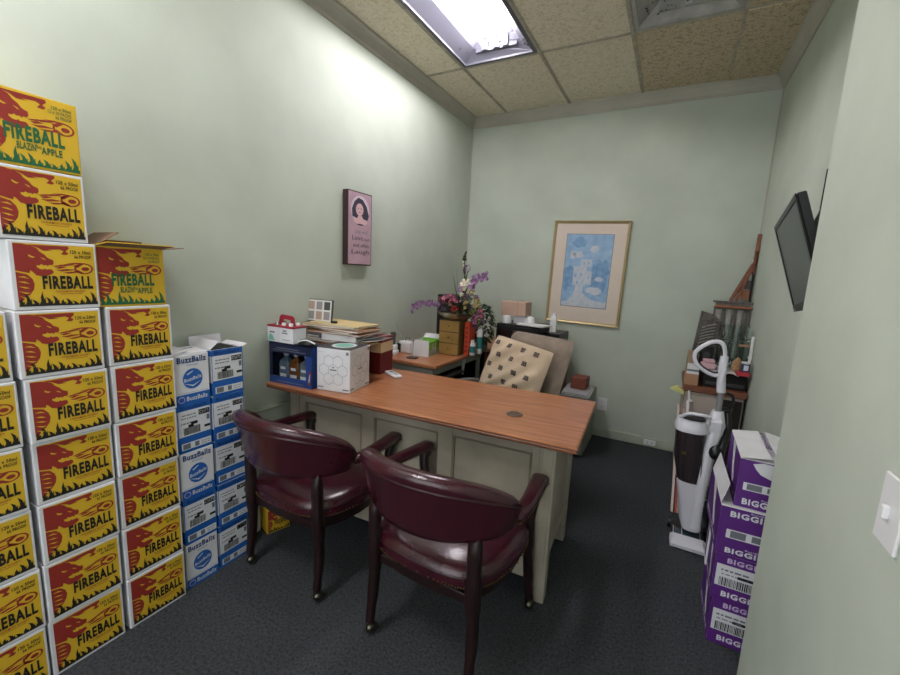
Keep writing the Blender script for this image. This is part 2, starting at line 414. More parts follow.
# the open green-lettered carton on the third column
t = thing('whisky_carton', 'opened green lettered yellow carton with its flaps up', 'box', (FX-.004, .706, 6*BH), 0, 'yellow dragon printed cartons stacked by the left wall')
b = B(); H1 = BH-.004
b.box(-BD, 0, 0, BW, 0, .004, YEL)
b.box(-BD, -BD+.004, 0, BW, .004, H1, YEL); b.box(-.004, 0, 0, BW, .004, H1, YEL)
b.box(-BD+.004, -.004, 0, .004, .004, H1, YEL); b.box(-BD+.004, -.004, BW-.004, BW, .004, H1, YEL)
b.build('carton', t)
o = bpy.data.objects.new('printed_face', WP['blaz']); COL.objects.link(o); o.parent = t
def flap(p0, p1, d, tk, m, m2, par, name='flap'):
    p0, p1, d = Vector(p0), Vector(p1), Vector(d); n = (p1-p0).cross(d).normalized()*tk
    vs = [p0, p1, p1+d, p0+d]; vs2 = [v+n for v in vs]
    b = B(); b.add([tuple(v) for v in vs+vs2], [(0,1,2,3)], m); b.add([tuple(v) for v in vs+vs2], [(7,6,5,4),(0,4,5,1),(1,5,6,2),(2,6,7,3),(3,7,4,0)], m2)
    return b.build(name, par)
CARDIN = mat('flap_inside_cardboard', (128,104,84), .9)
flap((-.002,BW,H1),(-.002,0,H1),(.055,.018,.012),.003,CARDIN,YEL,t)
flap((-BD+.002,0,H1),(-BD+.002,BW,H1),(.04,-.0,.028),.003,YEL,CARDIN,t)
flap((-BD+.002,0.004,H1),(-.002,0.004,H1),(-.0,.075,.05),.003,YEL,CARDIN,t)
flap((-.002,BW-.002,H1),(-BD+.002,BW-.002,H1),(0,.085,.012),.003,CARDIN,CARDIN,t)

# ------------------------------------------------------------------ blue and white drink cartons
CW, CH = .152, .2222
def blk(b, f, rows, u0, u1, v0, v1, rnd, m=INK):
    """printed label: rows of small blocks like text and a barcode"""
    for (fa, fb, kind) in rows:
        va, vb = v0+(v1-v0)*fa, v0+(v1-v0)*fb
        if kind == 'bar':
            u = u0
            while u < u1-.01:
                w = rnd.choice((.008,.012,.02)); b.rect(f, u, min(u+w,u1), va, vb, m); u += w+rnd.choice((.008,.012))
        else:
            u = u0+rnd.uniform(0,.05)
            while u < u1-.04:
                w = rnd.uniform(.03,.12); b.rect(f, u, min(u+w,u1), va, vb, GINK if kind == 'g' else m); u += w+.02
def buzz_print(kind, w, h, seed):
    b = B(); f0 = face((0,0,0),(0,w,0),(0,0,h),.0005); f1 = face((0,0,0),(0,w,0),(0,0,h),.0010); f2 = face((0,0,0),(0,w,0),(0,0,h),.0015)
    rnd = random.Random(seed)
    if kind == 'globe':
        b.rect(f0, 0, 1, 0, .20, BLUE); b.text(f1, 'BuzzBallz', .30, .92, .06, .15, LBL, .02); b.disc(f1, .15, .10, .10, .065, PURPL, 12); b.disc(f2, .15, .10, .08, .05, BLUE, 12)
        b.text(f1, 'BuzzBallz', .07, .92, .83, .95, BLUED, .035); b.text(f1, 'Cocktails', .33, .67, .765, .80, BLUE, 0)
        b.disc(f1, .50, .50, .29, .205, BLUE, 24)
        b.text(f2, 'BuzzBallz', .25, .76, .44, .51, LBL, .02, .06); b.flat(f2, [(.32,.60),(.50,.66),(.52,.65),(.36,.585)], LBL); b.flat(f2, [(.24,.42),(.50,.34),(.74,.44),(.5,.37)], LBL)
        b.rect(f1, .06, .94, .225, .23, BLUE)
    else:
        b.rect(f0, 0, 1, 0, 1, BLUE)
        b.rect(f1, 0.02, .97, .34, .87, LBL); b.text(f1, 'BuzzBallz', .1, .9, .90, .97, BLUED, .02)
        blk(b, f2, ((.80,.84,'g'),(.68,.72,'g'),(.48,.53,'g')), .08, .55, .34, .87, rnd)
        b.rect(f2, .62, .95, .72, .83, INK); b.text(f2, 'CH75', .64, .93, .74, .81, LBL, .01)
        b.rect(f2, .38, .58, .56, .62, INK); b.rect(f2, .30, .46, .515, .57, INK); b.rect(f2, .86, .95, .58, .69, GINK)
        blk(b, f2, ((.05,.34,'bar'),), .16, .66, .34, .87, rnd); b.rect(f2, .78, .96, .43, .48, INK)
        b.rect(f1, .08, .97, .06, .20, LBL); b.rect(f2, .12, .34, .075, .185, GINK); b.rect(f2, .47, .60, .08, .18, GINK); blk(b, f2, ((.25,.35,'g'),(.6,.7,'g')), .66, .93, .06, .20, rnd)
    return b
def buzz(y, z, w, kind, label, seed, dx=0):
    t = thing('drink_carton', label, 'box', (FX-.018+dx, y, z), random.uniform(-.8,.8), 'blue and white drink cartons stacked by the left wall')
    b = B(); b.box(-BD+.03, 0, 0, w, 0, CH-.002, WCARD, .003)
    if kind != 'globe': b.box(-BD+.0295, -.001, -.0006, w+.0006, CH*.03, CH*.3, BLUE); b.box(-BD+.0295, -.001, -.0006, w+.0006, CH*.87, CH*.985, BLUE)
    b.build('carton', t); buzz_print(kind, w, CH, seed).build('printed_face', t)
    return t
for k in range(5):
    kd = 'globe' if k % 2 == 0 else 'label'
    q = buzz(.952+rnd.uniform(-.002,.004), k*CH, .148, kd, ('white blue-globe carton' if kd == 'globe' else 'blue barcode carton')+' in the column touching yellow cartons, '+(ORD[k] if k < 4 else 'on top'), 20+k)
    e = buzz(1.113+rnd.uniform(-.003,.003), k*CH, .156, 'label', 'blue barcode carton in the last column, beside the chair, '+(ORD[k] if k < 4 else 'on top and open'), 30+k, rnd.uniform(-.006,.002))
    if k == 4:
        flap((-.004,.0,CH),(-.004,.148,CH),(-.085,0,.006),.002,WCARD,WCARD,q); flap((-BD+.03,.148,CH),(-BD+.03,0,CH),(.075,0,.010),.002,WCARD,WCARD,q)
        flap((-BD+.03,0,CH+.001),(-.01,0,CH+.001),(0,.07,.014),.002,WCARD,WCARD,q)
        b = B(); b.box(-BD+.045, -.012, .012, .144, CH-.0018, CH-.0010, BLACKM); b.build('painted_inside_shade', e)  # black sheet on the solid carton paints in its shaded inside
        flap((-BD+.03,.156,CH),(-BD+.03,0,CH),(-.008,0,.045),.002,WCARD,WCARD,e); flap((-BD+.035,.002,CH),(-.012,.002,CH),(0,.045,.035),.002,WCARD,WCARD,e)
        flap((-.004,.156,CH-.001),(-BD+.03,.156,CH-.001),(0,.03,.012),.002,WCARD,WCARD,e)
t = thing('whisky_carton', 'small yellow carton on the carpet behind the left chair legs', 'box', (-1.86, 1.41, 0), -18)
b = B(); b.box(-.1, 0, 0, .13, 0, .15, YEL, .003); b.build('carton', t); whisky_print('std', .13, .15).build('printed_face', t)
t = thing('folded_carton', 'pale folded carton standing between the blue cartons and desk', 'box', (-1.93, 1.37, 0), -6)
B().box(-.045, .0, 0, .05, 0, .46, WCARD, .003).build('carton', t)

# ------------------------------------------------------------------ purple cartons by the right wall
def biggies(x, y, z, w, h, d, kind, label, rz=0, seed=1, opened=False):
    t = thing('snack_carton', label, 'box', (x, y, z), rz, 'purple drink cartons stacked behind the wall corner')
    b = B(); b.box(0, w, 0, d, 0, h-.002, WCARD, .002); b.build('carton', t)
    f0 = face((0,0,0),(w,0,0),(0,0,h),.0005); f1 = face((0,0,0),(w,0,0),(0,0,h),.001); f2 = face((0,0,0),(w,0,0),(0,0,h),.0015); rnd = random.Random(seed)
    b = B(); b.rect(f0, 0, 1, 0, .985, PURP)
    if kind == 'plain':
        b.text(f1, 'BIGGIES', .14, .76, .80, .92, LBL, .04); b.text(f1, 'BuzzBallz', .42, .68, .935, .965, LBL, 0)
        b.rect(f1, .12, .95, .36, .54, LBL); b.rect(f2, .18, .40, .38, .52, GINK); b.rect(f2, .48, .62, .39, .51, GINK); blk(b, f2, ((.2,.35,'g'),(.6,.75,'g')), .66, .93, .36, .54, rnd)
        b.text(f1, 'BIGGIES', .14, .76, .05, .16, LBL, .04); b.text(f1, 'BuzzBallz', .42, .68, .175, .205, LBL, 0)
    elif kind == 'top':
        b.flat(f1, [(.20,.92),(.36,.97),(.80,.95),(.99,.93),(.99,.62),(.80,.60),(.52,.66),(.34,.73),(.26,.82)], LBL)
        b.rect(f1, .10, .95, .36, .52, LBL); b.rect(f2, .16, .40, .38, .50, GINK); b.rect(f2, .48, .62, .39, .49, GINK)
        b.text(f1, 'BIGGIES', .12, .76, .06, .19, LBL, .04); b.text(f1, 'BuzzBallz', .42, .68, .205, .235, LBL, 0)
    else:
        b.text(f1, 'BIGGIES', .18, .76, .82, .93, PURPL, .04)
        b.rect(f1, .04, .99, .30, .77, LBL); b.rect(f2, .64, .95, .66, .74, INK); b.rect(f2, .36, .62, .54, .60, INK); blk(b, f2, ((.72,.80,'g'),(.55,.6,'g')), .08, .55, .30, .77, rnd)
        blk(b, f2, ((.04,.42,'bar'),), .10, .78, .30, .77, rnd); b.text(f1, 'BIGGIES', .16, .76, .08, .20, LBL, .04)
    b.build('printed_face', t)
    s0 = face((0,d,0),(0,-d,0),(0,0,h),.0005); s1 = face((0,d,0),(0,-d,0),(0,0,h),.001)
    b = B(); b.rect(s0, 0, 1, 0, .985, PURP); b.flat(s1, [(.30,.98),(.55,.98),(.60,.6),(.72,.35),(.68,.2),(.55,.3),(.45,.6)], LBL); b.text(s1, 'Biggies', .08, .9, .08, .2, LBL, .03)
    b.build('printed_side', t)
    if opened:
        flap((.001,d,h),(.001,0,h),(w*.48,.01,.012),.002,WCARD,WCARD,t); q = flap((w,0,h),(w,d,h),(-w*.42,0,.018),.002,WCARD,WCARD,t)
        bb = B(); fl = face((w*.60,.10,h+.0165),(0,.22,0),(-w*.2,0,.008),.0028); bb.text(fl, 'Biggies', 0, 1, .15, .8, PURP, .03); bb.build('printed_flap', t)
    return t
biggies(.297, 1.93, 0, .225, .210, .30, 'label', 'purple carton at the foot of the stack by the wall corner', 1, 41)
biggies(.284, 1.925, .210, .235, .208, .20, 'label', 'second purple carton up, crumpled white barcode label', 0, 42)
t3 = biggies(.276, 1.92, .418, .241, .212, .39, 'plain', 'third purple carton up with pale lettering top and bottom', .5, 43)
t4 = biggies(.318, 1.945, .630, .208, .205, .36, 'top', 'topmost purple carton with open white flaps', -1, 44, True)
flap((.001,.02,.212),(.001,.385,.212),(.020,0,.085),.002,WCARD,PURP,t3)
t = thing('torn_carton_flap', 'white and purple loose carton panel leaning on the lower purple cartons', 'cardboard', (.286, 2.14, .212), -3)
b = B(); b.box(-.008,0,0,.09,0,.195,WCARD); b.box(-.0085,-.008,.02,.07,.02,.17,PURP)
b.build('panel', t)

# ------------------------------------------------------------------ captain's chairs
def smoothpath(pts, n):
    out = []
    for i in range(len(pts)-1):
        p0 = Vector(pts[max(i-1,0)]); p1 = Vector(pts[i]); p2 = Vector(pts[i+1]); p3 = Vector(pts[min(i+2,len(pts)-1)])
        for k in range(n):
            t = k/n
            out.append(tuple(.5*((2*p1)+(p2-p0)*t+(2*p0-5*p1+4*p2-p3)*t*t+(3*p1-p0-3*p2+p3)*t**3)))
    out.append(tuple(pts[-1])); return out
def seat_outline(n=40, hw=.300, y0=-.25, y1=.27):
    pts = []
    for j in range(n):
        a = 2*PI*j/n; c, s_ = math.cos(a), math.sin(a)
        e = .55
        x = math.copysign(abs(c)**e, c)*hw; y = math.copysign(abs(s_)**e, s_)
        yy = (y0+y1)/2 + y*(y1-y0)/2
        x *= 1 - .14*max(0, -y)
        pts.append((x, yy))
    return pts
CAST = mat('caster_metal', (104,98,88), .3, 1)
def make_chair(label, loc, rz):
    t = thing('guest_armchair', label, 'chair', loc, rz, 'burgundy leather guest chairs in front of the desk')
    ol = seat_outline(); cy = .01
    def ring(sc, z, dome=0): return [(x*sc, cy+(y-cy)*sc, z + dome) for x, y in ol]
    b = B(); b.loft([ring(.93,.385), ring(.985,.392), ring(1.0,.41), ring(1.0,.435), ring(.985,.452), ring(.94,.466), ring(.84,.478), ring(.62,.489), ring(.35,.494), ring(.12,.495)], LEATH)
    b.build('seat', t, 50)
    b = B(); b.sweep([(p[0]*.995, cy+(p[1]-cy)*.995, .438) for p in ol+[ol[0]]], .0045, LEATHS, 6); b.build('seat_piping', t, 60)
    b = B()
    for j in range(0, 120):
        a = 2*PI*j/120; c, s_ = math.cos(a), math.sin(a); e = .55
        x = math.copysign(abs(c)**e, c)*.300; y = math.copysign(abs(s_)**e, s_); x *= 1-.14*max(0,-y); y = .01+y*.26
        b.ball((x*1.0, y, .402), .0045, BRASS, 6, 4)
    o = b.build('nailheads', t, 60); o['kind'] = 'stuff'
    b = B(); b.loft([ring(.86,.325), ring(.90,.33), ring(.90,.39)], DWOOD); b.build('seat_rail', t, 40)
    # crescent back pad
    def backc(a):      # a in -1..1 along the arc -> centre line point
        th = a*1.30; x = .318*math.sin(th)*1.0; y = .02 - .315*math.cos(th)**.9 if math.cos(th) > 0 else .02
        return x, y
    rings = []; K = 30
    for i in range(K+1):
        a = -1 + 2*i/K; x, y = backc(a); x2, y2 = backc(min(1, a+.01)); x1, y1 = backc(max(-1, a-.01))
        tx, ty = x2-x1, y2-y1; L = math.hypot(tx, ty); nx, ny = ty/L, -tx/L     # outward normal
        e = 1-abs(a)**2.4
        top = .715 + .140*(1-abs(a)**2.6); bot = .622 - .022*(1-abs(a)**2)
        th_ = .031*(.55+.45*min(1, (1-abs(a))*7+.15))
        if i in (0, K): top -= .030; bot += .020; th_ *= .5
        if i in (1, K-1): top -= .008; bot += .005
        rg = []
        for (o_, v) in ((.0,-.02),(.8,.0),(1,.12),(1.0,.5),(1.05,.82),(1.15,.93),(.8,1.0),(0,1.03),(-.8,1.0),(-1.1,.93),(-1,.8),(-.95,.5),(-1,.12),(-.8,.0)):
            lean = .055*(v*(top-bot)/.25)
            rg.append((x+nx*(o_*th_+lean), y+ny*(o_*th_+lean), bot+(top-bot)*v))
        rings.append(rg)
    b = B(); b.loft(rings, LEATH); bp = b.build('backrest', t, 60)
    b = B(); b.sweep([r[4] for r in rings[1:-1]], .0045, LEATHS, 6); b.build('backrest_piping', bp, 60)
    for sx in (-1, 1):
        pth = smoothpath([(sx*.312,-.10,.655),(sx*.318,.0,.655),(sx*.308,.12,.652),(sx*.295,.235,.650),(sx*.292,.262,.646)], 5)
        n = len(pth); sz = []
        for i in range(n):
            k = i/(n-1); w = .026+.014*k; h = .021
            if k > .93: w *= .7; h *= .65
            if i == 0: w *= .6; h *= .6
            sz.append((w, h))
        b = B(); b.sweep(pth, sz, LEATH, 12, power=2.6); ar = b.build('armrest', t, 50)
        b = B()
        for i in range(26):
            k = i/25; q = Vector(pth[min(int(k*(n-1)), n-2)]).lerp(Vector(pth[min(int(k*(n-1))+1, n-1)]), (k*(n-1)) % 1)
            for s2 in (-1, 1): b.ball((q.x+s2*(.024+.014*k), q.y, q.z-.014), .004, BRASS, 6, 4)
        o = b.build('nailheads', ar, 60); o['kind'] = 'stuff'
        # front leg carries on up to the arm
        b = B(); b.sweep(smoothpath([(sx*.292,.225,.632),(sx*.288,.215,.58),(sx*.272,.215,.47),(sx*.270,.225,.38),(sx*.278,.235,.22),(sx*.290,.25,.065)], 4),
                         [(.030,.022)]*3+[(.022,.02)]*6+[(.026,.024)]*5+[(.021,.02)]*4+[(.017,.017)]*3, DWOOD, 8, power=4, up=(0,1,0)); fl = b.build('leg', t, 50)
        b = B(); b.sweep(smoothpath([(sx*.224,-.222,.665),(sx*.224,-.228,.58),(sx*.224,-.226,.46),(sx*.224,-.222,.36),(sx*.230,-.222,.22),(sx*.232,-.24,.065)], 4),
                         [(.020,.014)]*4+[(.024,.022)]*5+[(.027,.026)]*5+[(.021,.02)]*4+[(.017,.017)]*3, DWOOD, 8, power=4, up=(0,1,0)); rl = b.build('leg', t, 50)
        for par, (cx, cy_) in ((fl, (sx*.290,.25)), (rl, (sx*.232,-.24))):
            b = B(); b.lathe([(.008,.052),(.014,.056),(.015,.07),(.012,.076)], CAST, (cx,cy_,0), 10); b.ball((cx, cy_+.008, .030), (.021,.026,.024), CAST, 12, 8)
            b.lathe([(.013,-.008),(.0265,-.006),(.0265,.006),(.013,.008)], BLACK, (0,0,0), 1, caps=False) if False else None
            for s3 in (-1, 1):
                n2 = 12; b.loft([[(cx+s3*.008+dx, cy_+.012+.0235*math.cos(2*PI*k/n2), .0245+.0235*math.sin(2*PI*k/n2)) for k in range(n2)] for dx in (-.0045,.0045)], DGREY)
            b.build('caster', par, 40)
    b = B(); b.box(-.20, .20, -.222, -.202, .335, .375, DWOOD, .004); b.build('stretcher', t)
    b = B(); b.box(-.25, .25, .19, .21, .335, .375, DWOOD, .004); b.build('stretcher', t)
    return t
ch = make_chair('burgundy leather armchair nearer the camera, in front of the desk', (-.715, 1.435, 0), -2)
dup(ch, (-1.498, 1.45, 0), 0, 'burgundy leather armchair beside the blue cartons, at the desk')

# ------------------------------------------------------------------ main desk
DA = 3.2; DC = (-1.146, 1.931)
dk = thing('executive_desk', 'long putty painted desk with a cherry wood top, chairs before it', 'desk', (DC[0], DC[1], 0), DA)
HW, HD = .865, .36
b = B()
ogee = [(0,0),(.004,.004),(.014,.008),(.016,.016),(.012,.021),(.018,.026),(.018,.031),(.012,.036)]
rings = []
for o_, z in ogee:
    k = .018-o_; rings.append([(-HW+k,-HD+k,DH-.036+z),(HW-k,-HD+k,DH-.036+z),(HW-k,HD-k,DH-.036+z),(-HW+k,HD-k,DH-.036+z)])
b.loft(rings[:6], WOODD, True, False); b.loft(rings[5:], WOOD, False, True); top = b.build('desk_top', dk, 30)
b = B(); gx, gy = .53, -.10
b.lathe([(.040,DH),(.040,DH+.003),(.036,DH+.005),(.024,DH+.005),(.022,DH+.002),(.0,DH+.002)], mat('grommet_brown', (88,68,54), .4), (gx,gy,0), 24); b.build('cable_grommet', top, 30)
BX0, BX1, BY0, BY1, TZ = -.800, .755, -.225, .345, DH-.036
# front: frame with three recessed panels
b = B(); fz0, fz1 = .10, TZ
b.box(BX0, BX1, BY0+.012, BY0+.03, fz0, fz1, CREAM)
cuts = [(-.70,-.29),(-.21,.18),(.26,.66)]
edges = [BX0+.05] + [v for c in cuts for v in c] + [BX1-.05]
for i in range(0, len(edges), 2): b.box(edges[i], edges[i+1], BY0, BY0+.012, fz0, fz1, CREAM, .002)
for c in cuts:
    b.box(c[0], c[1], BY0, BY0+.012, fz1-.085, fz1, CREAM, .002); b.box(c[0], c[1], BY0, BY0+.012, fz0, .24, CREAM, .002)
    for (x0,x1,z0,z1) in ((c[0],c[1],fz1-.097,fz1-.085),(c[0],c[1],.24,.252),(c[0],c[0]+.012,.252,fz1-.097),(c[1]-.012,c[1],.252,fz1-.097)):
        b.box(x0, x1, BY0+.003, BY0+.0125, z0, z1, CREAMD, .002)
b.build('modesty_panel', dk)
for sx in (-1, 1):
    for (yy, nm) in ((BY0, -1), (BY1, 1)):
        b = B(); x = BX1 if sx > 0 else BX0
        y0 = yy-.01 if nm < 0 else yy-.055
        x0, x1 = (x-.06, x+.012) if sx > 0 else (x-.012, x+.06)
        b.box(x0, x1, y0, y0+.065, .0, fz1, CREAM, .004)
        b.box(x0+.012, x1-.012, y0-.004 if nm < 0 else y0+.05, y0+.02 if nm < 0 else y0+.069, .16, fz1-.05, CREAM, .003)
        b.build('leg', dk)
    # side panel with arched foot
    b = B(); pts = [(BY0+.05,.02),(BY0+.075,.02),(BY0+.09,.09),(BY0+.13,.16),(BY0+.20,.20),(BY1-.20,.20),(BY1-.13,.16),(BY1-.09,.09),(BY1-.075,.02),(BY1-.05,.02),(BY1-.05,fz1),(BY0+.05,fz1)]
    x = BX1 if sx > 0 else BX0
    b.prism(pts, x-.018, x, CREAM, 'x')
    X1 = x+.008*sx
    for (y0,y1,z0,z1) in ((BY0+.055,BY1-.055,fz1-.08,fz1),(BY0+.055,BY1-.055,.21,.27),(BY0+.055,BY0+.11,.27,fz1-.08),(BY1-.11,BY1-.055,.27,fz1-.08)):
        b.box(x-.001, X1, y0, y1, z0, z1, CREAM, .002)
    b.build('side_panel', dk)
for sx in (-1, 1):
    x0, x1 = (BX0+.02, BX0+.42) if sx < 0 else (BX1-.42, BX1-.02)
    b = B(); b.box(x0, x1, BY0+.03, BY1-.02, .12, fz1, CREAM); pd = b.build('pedestal', dk)
    for k in range(3):
        z0 = .14+k*.218; b = B(); b.box(x0+.015, x1-.015, BY1-.02, BY1-.005, z0, z0+.205, CREAM, .004); b.sweep([((x0+x1)/2-.05,BY1+.012,z0+.10),((x0+x1)/2+.05,BY1+.012,z0+.10)], .006, BRASS, 6); b.build('drawer', pd)

def onD(px, py, z=0):       # desk-local point to world
    a = math.radians(DA); return (DC[0]+px*math.cos(a)-py*math.sin(a), DC[1]+px*math.sin(a)+py*math.cos(a), z)

# ------------------------------------------------------------------ desk-top items, left end
# blue gift box with three bottles behind a window
gz = DH
t = thing('gift_box', 'dark blue bottle gift box at the left end of the desk', 'box', (-1.992, 1.555, gz), 4)
NAVY = mat('gift_box_navy', (20,28,62), .35, var=.15, vscale=5); NAVYL = mat('gift_box_blue', (30,62,126), .35)
w, d, h = .315, .115, .235
b = B(); b.box(0,w,.01,d,0,.006,NAVY); b.box(0,w,.0,d,h-.006,h,NAVY); b.box(0,.006,0,d,.006,h-.006,NAVY); b.box(w-.006,w,0,d,.006,h-.006,NAVYL); b.box(.006,w-.006,d-.006,d,.006,h-.006,NAVY)
b.box(0,w,0,.01,0,.04,NAVYL); b.box(0,w,0,.006,h-.055,h,NAVY); b.box(0,.022,0,.006,.04,h-.055,NAVY); b.box(w-.045,w,0,.006,.04,h-.055,NAVYL)
b.build('carton', t)
b = B(); f = face((0,0,0),(w,0,0),(0,0,h),.001); b.text(f, 'GIFT SET', .25, .62, .87, .91, PURPL, .01) if False else None
b.rect(f, .10, .86, .82, .835, GINK); b.rect(f, .18, .70, .865, .885, GINK); b.flat(f, [(.89,.08),(.95,.10),(.98,.40),(.92,.42),(.95,.28)], RED); b.flat(f, [(.91,.14),(.95,.16),(.96,.36),(.94,.34)], LBL); b.rect(f, .15, .8, .05, .07, GINK); b.build('printed_face', t)
b = B(); b.box(.022, w-.045, .004, .0055, .04, h-.055, CLEAR); b.build('window', t)
def gift_bottle(x, glass, lab, label):
    bt = thing('liquor_bottle', label, 'bottle', Vector((-1.992,1.555,gz+.007)) + Matrix.Rotation(math.radians(4),4,'Z') @ Vector((x,.055,0)), 4)
    b = B(); b.loft([[(sx*a, sy*a*.75, z) for sx, sy in ((-1,-.8),(-.8,-1),(.8,-1),(1,-.8),(1,.8),(.8,1),(-.8,1),(-1,.8))] for a, z in ((.030,0),(.034,.005),(.036,.09),(.033,.115),(.014,.135),(.012,.150))], glass); b.build('glass_body', bt, 30)
    b = B(); b.lathe([(.014,.148),(.015,.15),(.015,.172),(.013,.174)], lab, (0,0,0), 10); b.build('cap', bt, 30)
    b = B(); b.box(-.024,.024,-.0285,-.0275,.012,.045,PAPER); b.box(-.018,.018,-.0285,-.0275,.07,.085,LBL); b.build('label', bt)
gift_bottle(.075, mat('grey_blue_liquor', (92,110,128), .2), LGREY, 'grey blue bottle inside the blue gift box, leftmost')
gift_bottle(.152, mat('amber_liquor', (120,70,28), .2), LGREY, 'amber bottle inside the blue gift box, middle')
gift_bottle(.228, mat('clear_liquor', (112,116,118), .2), GREY, 'plain grey bottle inside the blue gift box, rightmost')
# white carton with line-drawn ball pattern
t = thing('ball_pattern_box', 'white carton with a line drawn football pattern, on the desk', 'box', (-1.666, 1.600, DH), 11)
w, d, h = .205, .215, .236
prn = []
LINE = mat('thin_grey_print', (138,140,146), .6); TEAL = mat('teal_print', (120,186,168), .5)
b = B(); b.box(0,w,0,d,0,h,WCARD,.003); b.build('carton', t)
b = B(); b.box(.001,w-.001,.001,d-.001,h,h+.0012,DGREY)
fT = face((0,0,h+.0014),(w,0,0),(0,d,0),.0004); fT2 = face((0,0,h+.0014),(w,0,0),(0,d,0),.0009)
b.disc(fT, .5, .52, .33, .34, LBL, 28); b.disc(fT2, .5, .52, .25, .25, TEAL, 28); b.build('printed_lid', t)
for (o_, U, wd) in (((0,0,0),(w,0,0),w), ((w,0,0),(0,d,0),d)):
    f = face(o_, U, (0,0,h), .0006); asp = h/wd; b = B()
    def hexa(cu, cv, r, k, rot=0):
        P = [(cu+r*math.cos(2*PI*j/k+rot)*asp, cv+r*math.sin(2*PI*j/k+rot)) for j in range(k)]
        for j in range(k):
            (x0,y0),(x1,y1) = P[j], P[(j+1)%k]; dx, dy = x1-x0, y1-y0; L = math.hypot(dx,dy); nx, ny = -dy/L*.0045, dx/L*.0045
            b.flat(f, [(x0-nx,y0-ny),(x1-nx,y1-ny),(x1+nx,y1+ny),(x0+nx,y0+ny)], LINE)
    cs = asp
    hexa(.5, .5, .14, 6, PI/2)
    for k in range(6):
        a = k*PI/3; hexa(.5+.2425*math.cos(a)*cs, .5+.2425*math.sin(a), .14, 6, PI/2)
    b.text(f, 'ALASKA', .40, .60, .62, .655, GINK, .01) if False else b.rect(f, .40, .60, .49, .52, GINK)
    b.rect(f, .47, .53, .55, .58, GINK); b.rect(f, .03, .2, .06, .10, LINE); b.rect(f, .78, .97, .05, .08, GINK); b.rect(f, .88, .96, .88, .95, GINK); b.rect(f, .03, .2, .90, .905, LINE)
    b.build('printed_face', t)
# bottle carrier on the gift box
t = thing('bottle_carrier', 'small white and crimson cardboard carrier on the blue gift box', 'box', (-2.015, 1.562, gz+.235), 2)
CRIM = mat('crimson_card', (150,24,50), .6); w, d, h = .20, .10, .085
b = B(); b.box(0,w,0,d,0,h,WCARD,.002); b.box(-.001,w+.001,-.001,d+.001,h,h+.010,CRIM,.002); b.build('tray', t)
b = B(); f = face((0,0,0),(w,0,0),(0,0,h),.0008); b.flat(f, [(.04,.1),(.3,.1),(.22,.45),(.1,.55)], TEAL); b.rect(f, .1,.3,.6,.7,GINK); b.text(f, 'Rose', .55, .85, .5, .75, GINK, 0) if False else b.rect(f, .58,.8,.62,.70,GINK)
b.rect(f, .62,.76,.76,.86,GINK); b.rect(f, .6,.9,.2,.24,GINK); b.rect(f,.46,.465,0,1,LINE); b.build('printed_face', t)
b = B(); pts = [(.035,0),(.045,.045),(.06,.058),(.14,.055),(.155,.045),(.16,0),(.135,0),(.13,.030),(.075,.033),(.068,0)]
b.prism([(x, h+.01+z) for x, z in pts], .05, .056, CRIM, 'y'); b.build('handle', t)
b = B(); 
for x, y in ((.05,.03),(.10,.03),(.155,.03),(.05,.08),(.155,.08)): b.lathe([(.012,h+.0),(.012,h+.022),(.010,h+.025)], CHROME if x < .06 else WHITE, (x,y,0), 10)
b.build('bottle_caps', t, 40)
# black and white domed mouse-like gadget
t = thing('computer_mouse', 'black and white domed mouse on top of the gift box', 'mouse', (-1.745, 1.605, gz+.236), 14)
b = B(); b.loft([[(.055*s_*math.cos(a), .032*s_*math.sin(a), z) for a in [2*PI*k/16 for k in range(16)]] for s_, z in ((.9,0),(1,.006),(.92,.018),(.7,.028),(.35,.033))], BLACK); b.build('body', t, 60)
b = B(); b.sweep(smoothpath([(-.05,-.012,.012),(-.02,-.022,.026),(.02,-.022,.030),(.055,-.01,.012)], 4), (.005,.004), WHITE, 8); b.build('trim', t, 60)

# folder stack behind
FST = []
def folder(x, y, z, w, d, th, rz, mtl, label, cat='folder', name='file_folder', page=True, group='folders and papers piled on the desk', tilt=0):
    w *= 1.22; th *= 1.3; x += .01; t = thing(name, label, cat, (x, y, z), rz, group, rx=tilt)
    b = B(); b.box(-w/2, w/2, -d/2, d/2, 0, .0022, mtl); b.box(-w/2, w/2, -d/2, d/2, th-.0022, th, mtl); b.box(-w/2, -w/2+.002, -d/2, d/2, 0, th, mtl); b.build('cover', t)
    if page: b = B(); b.box(-w/2+.006, w/2-.006, -d/2+.004, d/2-.004, .0022, th-.0022, PAPER); b.build('pages', t)
    return z+th
FB = (-1.80, 1.94)
t = thing('document_tray', 'black desk tray under the pile of folders', 'tray', (-1.89, 1.97, DH), 2)
b = B(); b.box(-.12,.12,-.13,.13,.0,.005,BLACK); 
for x in (-.12,.115): b.box(x,x+.005,-.13,.13,.005,.075,BLACK)
b.box(-.12,.12,.125,.13,.005,.195,BLACK); b.box(-.12,.12,-.13,.13,.092,.097,BLACK); b.box(-.12,.12,-.13,.13,.187,.192,BLACK)
for x in (-.12,.115): b.box(x,x+.005,-.13,.13,.075,.187,BLACK)
b.build('tray_body', t)
z = DH+.192
BUFF = mat('pale_buff_card', (190,170,142), .85); YF_ = mat('yellow_folder', (206,184,134), .85)
for k, (dx, dy, w_, th, rz_, m_, lb) in enumerate((
    (-.03, .0, .34, .010, 9, MANILAD, 'worn orange folder lowest in the pile'),
    (.01, .01, .33, .009, -5, MANILA, 'manila folder second from the bottom of the pile'),
    (-.02, .0, .34, .010, 3, BUFF, 'buff folder just beneath the white binder'))):
    z = folder(-1.81+dx, 1.93+dy, z, w_, .22, th, rz_, m_, lb)
